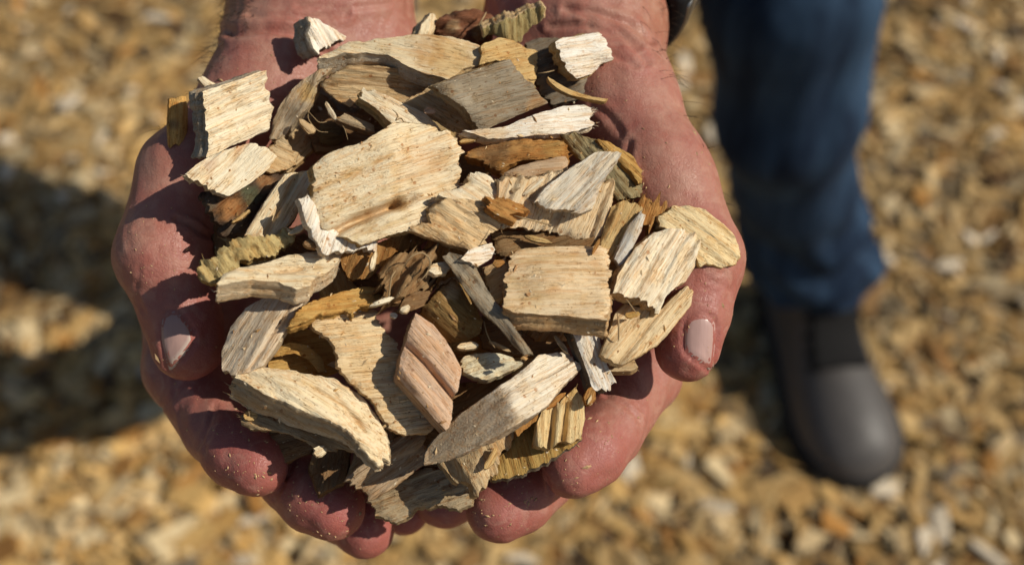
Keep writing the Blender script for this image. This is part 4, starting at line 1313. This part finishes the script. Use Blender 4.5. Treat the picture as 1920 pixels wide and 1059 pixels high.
chip('ochre fibrous splinter bundle right of the broad cream fibrous chip', '1126,452 1136,420 1148,386 1170,376 1190,380 1206,394 1192,428 1172,462 1152,490 1138,484', (.10, .10), 5, 4, 62, 'ochre', ridge=3.2, rough=2, fray=1, patches=[(1150, 410, 22, 'orange', .5)])
chip('narrow bluish white sliver beside the ochre splinter bundle', '1152,486 1166,452 1182,420 1204,394 1212,402 1204,432 1188,462 1174,490 1160,499', (.22, .15), 3.5, 7, 60, 'bluewhite', ridge=1.2, rag=.8)
chip('rusty orange frilled shavings at the base of the right thumb', '1190,398 1198,378 1210,370 1222,384 1236,388 1250,378 1250,398 1240,416 1216,420 1200,414', (.2, .3), 4, 3, 70, 'orange', rag=3.2, fray=1.5, rough=3, ridge=3)
chip('pale yellow chip overhanging the right thumb knuckle', '1238,424 1244,402 1262,386 1292,385 1322,394 1346,414 1372,436 1388,458 1391,480 1380,494 1358,500 1338,494 1314,500 1298,470 1288,444', (.38, .22), 5.5, 5, -32, (.80, .64, .37), side='ochre', rag=1.4, ridge=1.5, rough=1.3)
chip('thick fibrous white chip with deep grooves over the right thumb', '1150,549 1164,508 1196,462 1232,432 1262,424 1288,426 1312,440 1320,466 1312,498 1302,518 1276,534 1258,552 1248,582 1226,572 1190,556', (.40, .22), 6, 11, 54, (.86, .76, .57), ridge=3.4, rough=2, rag=1.3, side='tan',
     folds=[(1300, 432, 1216, 552, .75)], patches=[(1246, 556, 10, 'brown', .8)])
chip('cream slab with slanting grain just left of the right thumbnail', '1128,664 1140,628 1156,584 1176,566 1212,566 1242,578 1268,552 1288,535 1301,546 1297,570 1268,608 1236,644 1202,664 1166,684 1142,674', (.22, .18), 4.5, 6, 50, (.78, .62, .38), ridge=1.8, rag=1, fray=.5)
chip('square tan block with fine parallel layers on its lower edge, right of centre', '955,479 984,466 1030,464 1086,463 1130,458 1143,480 1141,520 1144,560 1140,602 1100,596 1050,588 1000,586 960,582 942,572 950,542 944,524 954,506', (.04, .60), 7.5, 11, 2, (.86, .67, .42), side=(.66, .46, .25), streaks=[([(960, 520), (1040, 512), (1135, 508)], 3, 'gold', .5), ([(950, 556), (1040, 556), (1138, 562)], 4, 'ochre', .5), ([(965, 492), (1050, 484), (1130, 480)], 3, 'gold', .6), ([(990, 535), (1010, 555)], 8, 'orange', .5)], rag=1.5, rough=.8, ridge=.6,
     patches=[(1000, 560, 30, 'ochre', .35), (965, 530, 20, 'ochre', .4), (1010, 475, 40, 'ochre', .25)], cracks=[([(960, 486), (1050, 476), (1120, 474)], 2, .4)])
chip('short bluish white strip standing below the square tan block', '1072,622 1092,624 1122,630 1130,656 1140,688 1156,718 1138,728 1112,733 1104,704 1090,664', (.42, .10), 4.5, 4, -68, 'bluewhite', side='dgrey', ridge=1.3, rag=1.3)
chip('small buff chip end peeking out under the cream slab', '1138,684 1162,686 1190,675 1196,688 1184,696 1146,696', (.1, .4), 3, 0, 4, 'tan', rag=.5)
chip('long grey bark strip running diagonally left of the square tan block', '828,478 842,470 866,478 892,500 912,540 930,566 950,586 956,602 976,630 999,660 984,664 960,642 930,606 900,580 872,542 846,502', (-.05, .20), 3, 11, -52, (.36, .30, .21), rough=2.2, rag=.9, patches=[(960, 620, 34, 'dgrey', .8)], bend=(-2, -52))
chip('small bright white flake beside the top of the grey bark strip', '866,484 880,468 898,461 924,455 929,468 922,484 906,494 894,501', (.42, .30), 2.5, 6, 15, 'white', rag=.8)
chip('tiny pale flake left of the top of the grey bark strip', '804,506 814,493 834,488 846,500 838,510 818,513', (.3, .4), 2.5, 5, 10, 'pale', rag=.8)
chip('brown tangle of shredded bark fibres in the centre of the heap', '710,512 730,484 760,470 794,468 818,478 806,504 820,528 806,546 782,546 760,556 736,562 722,546', (.05, .15), 6, 4, 50, (.30, .19, .09), rough=5, ridge=5, rag=3.2, fray=2, dome=2)
chip('rounded dark golden brown chunk in the hollow left of the grey bark strip', '784,602 794,572 824,546 850,526 872,540 890,574 906,602 900,626 880,640 846,646 810,628', (.05, -.10), 8, 3, -40, (.30, .185, .065), dome=4, rough=1.8, rag=.8, patches=[(846, 545, 20, 'tan', .8)])
chip('small dark tan triangle between the fibre tangle and the pinkish split chip', '744,586 760,558 782,546 806,546 796,572 772,582', (.1, .1), 3, 4, 20, 'brown', rag=1)
chip('pinkish chip with a long open crack left of the speckled flake', '779,587 812,608 838,640 866,690 858,734 851,748 848,784 836,806 800,766 748,706 752,668 766,622', (.18, .16), 7, 10, -48, 'pink', side=(.48, .33, .21), rag=.6, rough=.7, ridge=.5,
     cracks=[([(764, 645), (800, 682), (832, 722), (852, 744)], 4.5, 4.0)], folds=[(838, 806, 752, 682, .75)])
chip('large tan chip with wavy crosswise ripples left of the pinkish split chip', '578,602 602,590 650,584 706,578 716,612 746,642 752,702 790,766 818,800 800,812 762,816 734,804 715,780 690,742 660,716 640,690 630,652 606,626', (.20, .12), 4, 4, 8, (.80, .62, .37), rough=1.6, ridge=1.2, rag=1.6)
chip('golden crumbly chip with a torn edge below the middle of the heap', '543,608 552,592 566,574 592,560 640,545 690,534 722,540 716,558 692,570 668,572 662,592 646,580 626,586 600,588 572,602', (.10, .38), 5, 6, 12, 'gold', rag=2.4, rough=2.4, ridge=1.5, fray=.5)
chip('pale wedge with a shaded front face above the left thumbnail', '406,536 424,512 468,497 540,476 598,466 643,472 628,498 606,512 590,520 582,534 556,541 524,528 478,524 430,532', (.08, .60), 7, 14, 12, 'cream', side=(.76, .62, .42), rag=.8, ridge=1.4, cracks=[([(520, 505), (570, 498)], 4, .8)])
chip('lumpy yellow green rotten chip poking over the left thumb', '369,502 388,484 410,466 428,450 458,446 500,436 536,424 558,419 556,440 538,464 508,480 474,486 450,500 424,520 398,531 378,522', (.05, .22), 5, 14, 126, (.56, .44, .20), rag=2, rough=5.5, ridge=1.5, dome=1.5)
chip('pale block with a grey face and a lit grooved edge beside the left thumb tip', '414,690 413,652 428,608 458,572 488,556 540,546 582,538 576,556 556,590 532,626 508,664 494,684 466,697 440,702', (-.06, .12), 8, 9, 58, (.74, .62, .46), rag=.8,
     folds=[(454, 700, 560, 540, .60)], cracks=[([(470, 690), (520, 610), (556, 556)], 3, 1.4)], rough=.9)
chip('big curved cream chip with a hollow underside at the lower left', '444,692 476,681 520,684 572,692 626,708 676,738 712,776 736,818 739,852 724,846 716,862 700,852 678,826 650,802 606,784 560,764 528,746 498,734 470,714',
     (.20, .44), 10, 12, -32, 'cream', side=(.58, .47, .31), bend=(-5, -35), taper=(-20, 1.2, .45), rag=1.6, ridge=1.6, fray=.6, streaks=[([(500, 700), (580, 720), (650, 760), (710, 820)], 3, 'ochre', .6), ([(590, 728), (640, 754), (690, 800)], 4, 'orange', .6), ([(520, 715), (600, 750), (680, 812)], 3, 'ochre', .5)], cracks=[([(590, 728), (640, 754), (690, 800)], 3.5, 1.4)])
chip('frayed brownish chip hiding under the curved cream chip', '456,796 470,766 498,744 540,764 600,790 650,818 694,856 660,846 632,842 600,853 574,826 540,812 500,806 474,806', (-.05, -.05), 5, 3, -24, (.42, .32, .19), rag=2.6, fray=1, rough=2.2, ridge=2)
chip('speckled creamy flake between the pinkish split chip and the white tipped chip', '864,678 876,664 918,659 958,667 981,680 966,692 942,700 916,711 890,706 870,696', (.10, .30), 4, 5, 20, (.74, .66, .46), rough=3.5, ridge=.4, rag=1.4)
chip('golden curled shaving in the hollow above the curved cream chip', '502,664 518,648 544,640 576,645 602,664 613,690 598,696 580,672 552,660 522,664', (.05, .30), 2, -2, 5, 'gold', rag=.5, bend=(-3, 0))
chip('dark golden chip at the bottom of the hollow beside the golden curl', '500,644 546,612 600,620 640,650 640,694 600,710 540,700 505,690', (0, .1), 4, -9, 10, 'gold')
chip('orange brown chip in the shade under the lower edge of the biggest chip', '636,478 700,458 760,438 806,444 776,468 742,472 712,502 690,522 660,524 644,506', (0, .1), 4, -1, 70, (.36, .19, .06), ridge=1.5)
chip('white tipped log shaped chip with a side painted brown for shade near the lower fingertips', '829,832 834,808 846,790 882,756 930,727 960,708 988,686 1012,664 1040,660 1066,655 1078,678 1090,690 1070,708 1050,732 1026,760 1004,776 958,800 904,822 856,833',
     (.34, .34), 8, 13, 34, (.88, .79, .63), ridge=1.4, rag=1.4, fray=.5, side=(.42, .33, .23), folds=[(975, 805, 930, 700, .85)], patches=[(850, 815, 70, (.40, .315, .215), 1), (890, 785, 62, (.40, .315, .215), 1), (925, 765, 46, (.42, .33, .23), .9), (945, 790, 34, (.42, .33, .23), .8)])  # brown patches paint shade onto the facet turned away from the sun
chip('brown splintered chip pointing down below the white tipped chip', '833,860 846,840 876,828 912,822 964,800 961,828 940,846 932,874 916,898 892,929 884,906 860,902 846,882', (.20, .10), 6, 7, -68, (.54, .41, .24), ridge=3, rough=2, fray=1.2, rag=1.6, folds=[(882, 915, 902, 830, .9)], patches=[(905, 880, 16, 'cream', .7)])
chip('golden brown chip base under the ribbed chip at the lower right', '922,898 936,858 962,824 1004,790 1040,800 1092,820 1066,844 1030,862 984,886 950,896', (.05, .20), 5, 3, -78, (.40, .26, .08), ridge=2, rag=1, side='dgrey')
chip('ribbed yellowish chip of three upright bars over the right index finger', '1003,834 1006,796 1018,766 1052,750 1080,724 1096,744 1101,782 1092,820 1070,828 1056,824 1034,840', (.18, .16), 5, 8, 84, (.74, .57, .30), ridge=4.5, rough=1.4, rag=1, cracks=[([(1032, 838), (1040, 768)], 4, 2.2), ([(1058, 826), (1066, 750)], 4, 2.2)], patches=[(1075, 735, 16, 'gold', .7)])
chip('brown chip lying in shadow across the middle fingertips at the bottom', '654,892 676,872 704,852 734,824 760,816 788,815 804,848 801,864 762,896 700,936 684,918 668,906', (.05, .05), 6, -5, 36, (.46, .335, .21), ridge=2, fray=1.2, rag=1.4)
chip('rough dark grey chip at the bottom edge of the heap above the fingertips', '688,938 716,914 750,890 800,876 842,884 868,910 884,944 858,956 838,948 818,944 800,952 782,950 770,962 756,972 740,980 712,966', (-.12, .10), 6, -7, 20, (.46, .36, .225), rough=3, rag=2.6, fray=.6, dome=2)
# --- small pieces lodged between the larger chips
def splinter(label, x, y, l, w_, ang, col, L, T=2.0, n=(.1, .25), **k):
    a = math.radians(ang); r = np.random.default_rng(int(x * 7 + y))
    sh = [(-1, -.25), (-.75, .55), (-.1, 1), (.55, .8), (1, .15), (.8, -.6), (.2, -1), (-.6, -.85)]
    pl = []
    for u, v in sh:
        u = u * l / 2 * r.uniform(.85, 1.1); v = v * w_ / 2 * r.uniform(.75, 1.2)
        pl.append((x + u * math.cos(a) + v * math.sin(a), y - u * math.sin(a) + v * math.cos(a)))
    chip(label, pl, n, T, L, ang, col, rag=.9, group='small fragments between the larger chips', **k)
for args in [
    ('thin pale splinter between the fibre tangle and the golden crumbly chip', 716, 566, 46, 9, 20, 'pale', 8),
    ('short tan splinter lying on the dark chip under the broad cream fibrous chip', 1010, 447, 52, 10, -12, 'ochre', 3),
    ('small cream sliver in the gap above the speckled flake', 878, 648, 40, 14, 10, 'cream', 6),
    ('small orange crumb left of the square tan block', 936, 492, 22, 14, 10, 'orange', 9),
    ('pale crumb just above the pinkish split chip', 760, 578, 20, 12, 30, 'pale', 8),
    ('second pale crumb just above the pinkish split chip, further left', 738, 592, 16, 10, -20, 'white', 4),
    ('thin tan splinter across the gap above the speckled flake', 938, 648, 50, 8, -24, 'tan', 0),
    ('brown splinter under the right end of the white tipped chip', 1040, 752, 54, 12, 40, 'orange', 5),
    ('small rusty tuft on the right of the ribbed yellowish chip', 1106, 742, 30, 22, 70, 'orange', 7),
    ('cream sliver standing between the biggest chip and the ochre edged white flap', 700, 490, 40, 10, 75, 'cream', 5),
    ('short cream splinter between the grooved stick pair and the lumpy green chip', 560, 428, 40, 12, 30, 'cream', 9),
    ('small brown fragment above the pale wedge', 592, 452, 46, 22, 15, 'brown', 11),
    ('narrow straw splinter on the dark bark by the left thumb', 452, 405, 46, 7, 35, 'ochre', 8),
    ('small tan fragment at the left of the seed case', 575, 238, 38, 18, -40, 'tan', -1),
    ('little pale splinter right of the folded grey brown curl', 622, 208, 44, 9, -58, 'pale', 1),
    ('small pinkish crumb above the biggest chip', 806, 207, 24, 16, 0, 'pink', 6),
    ('tan splinter poking out above the crumbly orange brown chip', 880, 262, 44, 10, 14, 'ochre', 6),
    ('small straw coloured fragment left of the silvery fibrous chip', 1000, 350, 48, 14, 40, 'pale', 11),
    ('thin orange splinter at the left of the ochre splinter bundle', 1118, 462, 34, 8, 65, 'orange', 8),
    ('small ochre fragment on the cream slab near the thick grooved chip', 1186, 590, 34, 12, 8, 'gold', 11),
    ('short grey splinter below the square tan block', 1052, 642, 44, 9, -50, 'grey', 4),
    ('small tan crumb under the curved cream chip, by its left end', 468, 780, 26, 20, 0, 'ochre', 6),
    ('little cream crumb under the middle of the curved cream chip', 600, 846, 30, 22, 30, 'cream', 6),
    ('small ochre flake between the brown splintered chip and the golden base chip', 922, 858, 50, 16, 62, 'ochre', 11)]:
    splinter(*args)
# --- lower, shaded pieces seen between the upper ones
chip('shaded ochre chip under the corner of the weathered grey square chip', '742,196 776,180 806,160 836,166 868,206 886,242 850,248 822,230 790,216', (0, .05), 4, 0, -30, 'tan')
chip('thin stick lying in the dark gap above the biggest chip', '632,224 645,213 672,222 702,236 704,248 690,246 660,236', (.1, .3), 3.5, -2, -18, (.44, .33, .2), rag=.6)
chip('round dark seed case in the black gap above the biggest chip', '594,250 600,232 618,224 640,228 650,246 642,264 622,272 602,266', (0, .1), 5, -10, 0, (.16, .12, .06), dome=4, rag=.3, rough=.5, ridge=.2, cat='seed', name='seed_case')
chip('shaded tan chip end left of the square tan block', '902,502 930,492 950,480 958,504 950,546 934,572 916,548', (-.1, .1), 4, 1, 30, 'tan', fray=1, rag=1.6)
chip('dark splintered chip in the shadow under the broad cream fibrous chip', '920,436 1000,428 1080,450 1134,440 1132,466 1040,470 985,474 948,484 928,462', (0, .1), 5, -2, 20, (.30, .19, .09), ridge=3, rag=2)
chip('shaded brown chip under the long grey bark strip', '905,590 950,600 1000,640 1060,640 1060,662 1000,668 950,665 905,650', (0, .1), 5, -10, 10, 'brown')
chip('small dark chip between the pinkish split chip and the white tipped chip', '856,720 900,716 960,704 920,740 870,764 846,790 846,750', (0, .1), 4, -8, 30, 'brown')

# deep layer: what the gaps look down on
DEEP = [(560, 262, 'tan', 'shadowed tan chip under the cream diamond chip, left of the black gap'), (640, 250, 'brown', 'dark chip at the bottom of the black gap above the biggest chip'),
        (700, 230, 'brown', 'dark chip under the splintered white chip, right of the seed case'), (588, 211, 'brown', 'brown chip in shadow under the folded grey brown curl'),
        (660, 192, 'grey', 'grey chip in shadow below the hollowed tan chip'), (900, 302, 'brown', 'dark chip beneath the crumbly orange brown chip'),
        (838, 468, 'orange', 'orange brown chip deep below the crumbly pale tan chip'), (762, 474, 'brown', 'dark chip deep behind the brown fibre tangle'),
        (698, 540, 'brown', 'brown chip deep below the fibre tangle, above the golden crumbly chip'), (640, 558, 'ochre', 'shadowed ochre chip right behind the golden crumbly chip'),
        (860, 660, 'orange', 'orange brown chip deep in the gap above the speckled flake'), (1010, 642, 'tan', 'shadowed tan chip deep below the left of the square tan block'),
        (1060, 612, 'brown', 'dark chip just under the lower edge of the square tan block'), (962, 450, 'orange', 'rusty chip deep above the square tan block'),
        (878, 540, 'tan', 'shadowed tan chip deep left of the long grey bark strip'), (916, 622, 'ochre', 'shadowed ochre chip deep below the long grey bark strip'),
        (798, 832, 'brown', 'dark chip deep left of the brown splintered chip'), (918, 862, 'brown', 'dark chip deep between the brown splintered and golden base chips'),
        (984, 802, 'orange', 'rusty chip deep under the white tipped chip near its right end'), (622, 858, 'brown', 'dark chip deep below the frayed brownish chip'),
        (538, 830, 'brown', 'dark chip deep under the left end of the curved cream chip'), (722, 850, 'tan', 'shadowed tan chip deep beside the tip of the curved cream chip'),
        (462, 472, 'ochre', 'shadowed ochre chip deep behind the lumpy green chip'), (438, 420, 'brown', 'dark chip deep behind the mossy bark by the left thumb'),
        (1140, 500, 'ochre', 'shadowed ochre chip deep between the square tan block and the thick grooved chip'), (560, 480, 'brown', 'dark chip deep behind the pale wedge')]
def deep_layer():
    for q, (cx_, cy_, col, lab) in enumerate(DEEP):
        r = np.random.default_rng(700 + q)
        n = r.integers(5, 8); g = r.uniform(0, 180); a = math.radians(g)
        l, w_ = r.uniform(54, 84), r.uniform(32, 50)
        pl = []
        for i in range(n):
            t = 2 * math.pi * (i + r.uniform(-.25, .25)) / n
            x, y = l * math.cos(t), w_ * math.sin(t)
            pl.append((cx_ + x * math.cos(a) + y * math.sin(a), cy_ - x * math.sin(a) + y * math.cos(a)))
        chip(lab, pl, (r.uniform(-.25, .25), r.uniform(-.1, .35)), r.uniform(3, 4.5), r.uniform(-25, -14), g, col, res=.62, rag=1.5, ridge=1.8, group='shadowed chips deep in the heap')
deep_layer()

# crumbs and dust lying on the heap
def crumbs():
    bpy.context.view_layer.update()
    dg = bpy.context.evaluated_depsgraph_get()
    r = np.random.default_rng(9)
    V = []; fs = []; C = []
    while len(V) < 1250 * 6:
        t, q = r.uniform(0, 2 * math.pi), math.sqrt(r.uniform(0, 1))
        px, py = 815 + 500 * q * math.cos(t), 490 + 430 * q * math.sin(t)
        h = SC.ray_cast(dg, Vector(CAM), Vector(W(px, py, 1.0) - CAM).normalized())
        if not h[0] or not h[4].name.startswith('wood_chip') or (h[1] - Vector(CAM)).length > 0.52: continue
        p = np.array(h[1]); nr = np.array(h[2])
        if nr @ (CAM - p) < 0: nr = -nr
        a = np.cross(nr, r.normal(size=3)); a /= np.linalg.norm(a); b = np.cross(nr, a)
        s = 0.00014 * math.exp(r.normal(0, 0.65)); l = s * r.uniform(1, 4)
        k = len(V)
        V += [p + a * l, p + b * s * 1.2, p - a * l * r.uniform(.6, 1), p - b * s, p + nr * s * 1.1 + a * s * r.uniform(-1, 1), p - nr * s]
        fs += [(k + i, k + (i + 1) % 4, k + 4) for i in range(4)]
        c = np.array([(.72, .55, .32), (.52, .30, .11), (.40, .22, .09), (.80, .68, .48)][r.integers(0, 4)])
        C += [c] * 6
    me = mesh_np('wood_crumbs', V, fs, smooth=False); set_tint(me, C); me.materials.append(M['litter'])
    tag(link(bpy.data.objects.new('wood_crumbs', me)), 'fine wood crumbs and dust sprinkled over the heap', 'sawdust', kind='stuff')
crumbs()

# loose fibres caught among the chips
def fibre(label, pts, L, w_=0.00016):
    P = pts_of(pts)
    q = np.array([W(x, y, base_depth(x, y) - L / 1000 - 0.0015 * math.sin(i * 1.7)) for i, (x, y) in enumerate(P)])
    t = np.linspace(0, len(P) - 1, len(P) * 4)
    def cr(k):      # Catmull-Rom through the points
        i = np.clip(np.floor(t).astype(int), 0, len(P) - 2); f = t - i
        g = lambda m: q[np.clip(i + m, 0, len(P) - 1), k]
        p0, p1, p2, p3 = g(-1), g(0), g(1), g(2)
        return 0.5 * (2 * p1 + (p2 - p0) * f + (2 * p0 - 5 * p1 + 4 * p2 - p3) * f ** 2 + (3 * p1 - p0 - 3 * p2 + p3) * f ** 3)
    S = np.stack([cr(0), cr(1), cr(2)], 1)
    o0 = S[0].copy()
    v, f = tube(S - o0, w_ * (1 - 0.55 * np.abs(np.linspace(-1, 1, len(S))) ** 2), 5)
    me = mesh_np('wood_fibre', v, f); me.materials.append(M['fibre'])
    o = link(bpy.data.objects.new('wood_fibre', me)); o.location = o0
    tag(o, label, 'wood fibre', 'loose wood fibres in the heap')
fibre('curly hair thin fibre arching over the round seed case', '575,205 590,222 602,230 630,226 645,240 652,262', -3)
fibre('thin fibre hooking left of the round seed case', '582,200 578,222 596,245 615,248', -4)
fibre('pale thin fibre dangling over the left index finger', '418,734 434,742 452,754 464,764 468,780', 9)
fibre('short curled fibre at the left end of the curved cream chip', '420,716 434,724 450,722 466,714', 9)
fibre('thin fibre standing in the gap left of the speckled flake', '907,600 912,622 920,640 928,652', 2, .0002)
fibre('curved pale fibre hanging from the brown fibre tangle', '742,508 734,520 730,545 728,570', 8, .0003)
fibre('looped fibre on top of the brown fibre tangle', '756,500 770,482 792,474 806,490 800,512 786,528', 10, .00025)
fibre('straight short fibre across the brown fibre tangle', '800,476 808,492 802,510 798,522', 10, .00022)
fibre('fine fibre sticking up from the cream slab by the right thumb', '1174,560 1184,574 1194,588', 14, .00018)
fibre('upright straw coloured fibre on the cream slab by the right thumb', '1158,586 1160,612 1160,638', 9, .00035)
fibre('dark wiry curl lying on the splintered white chip', '736,206 746,216 742,226 752,222 758,230 768,230', 13, .00022)
fibre('thin fibre under the pale splinter on the grey bark flake', '1008,138 1024,136 1040,132', 4, .00022)
fibre('pale fibre on the reddish bark lump', '897,48 905,36 912,23', 6, .0003)
fibre('fine pale fibre crossing to the small bright white flake', '918,428 912,440 904,452 898,462', 13, .0002)
fibre('tan splinter stretched along the broad cream fibrous chip', '962,404 985,410 1010,416 1034,422', 9, .00030)

print('chips', CHIP_N, 'hand verts', nH)
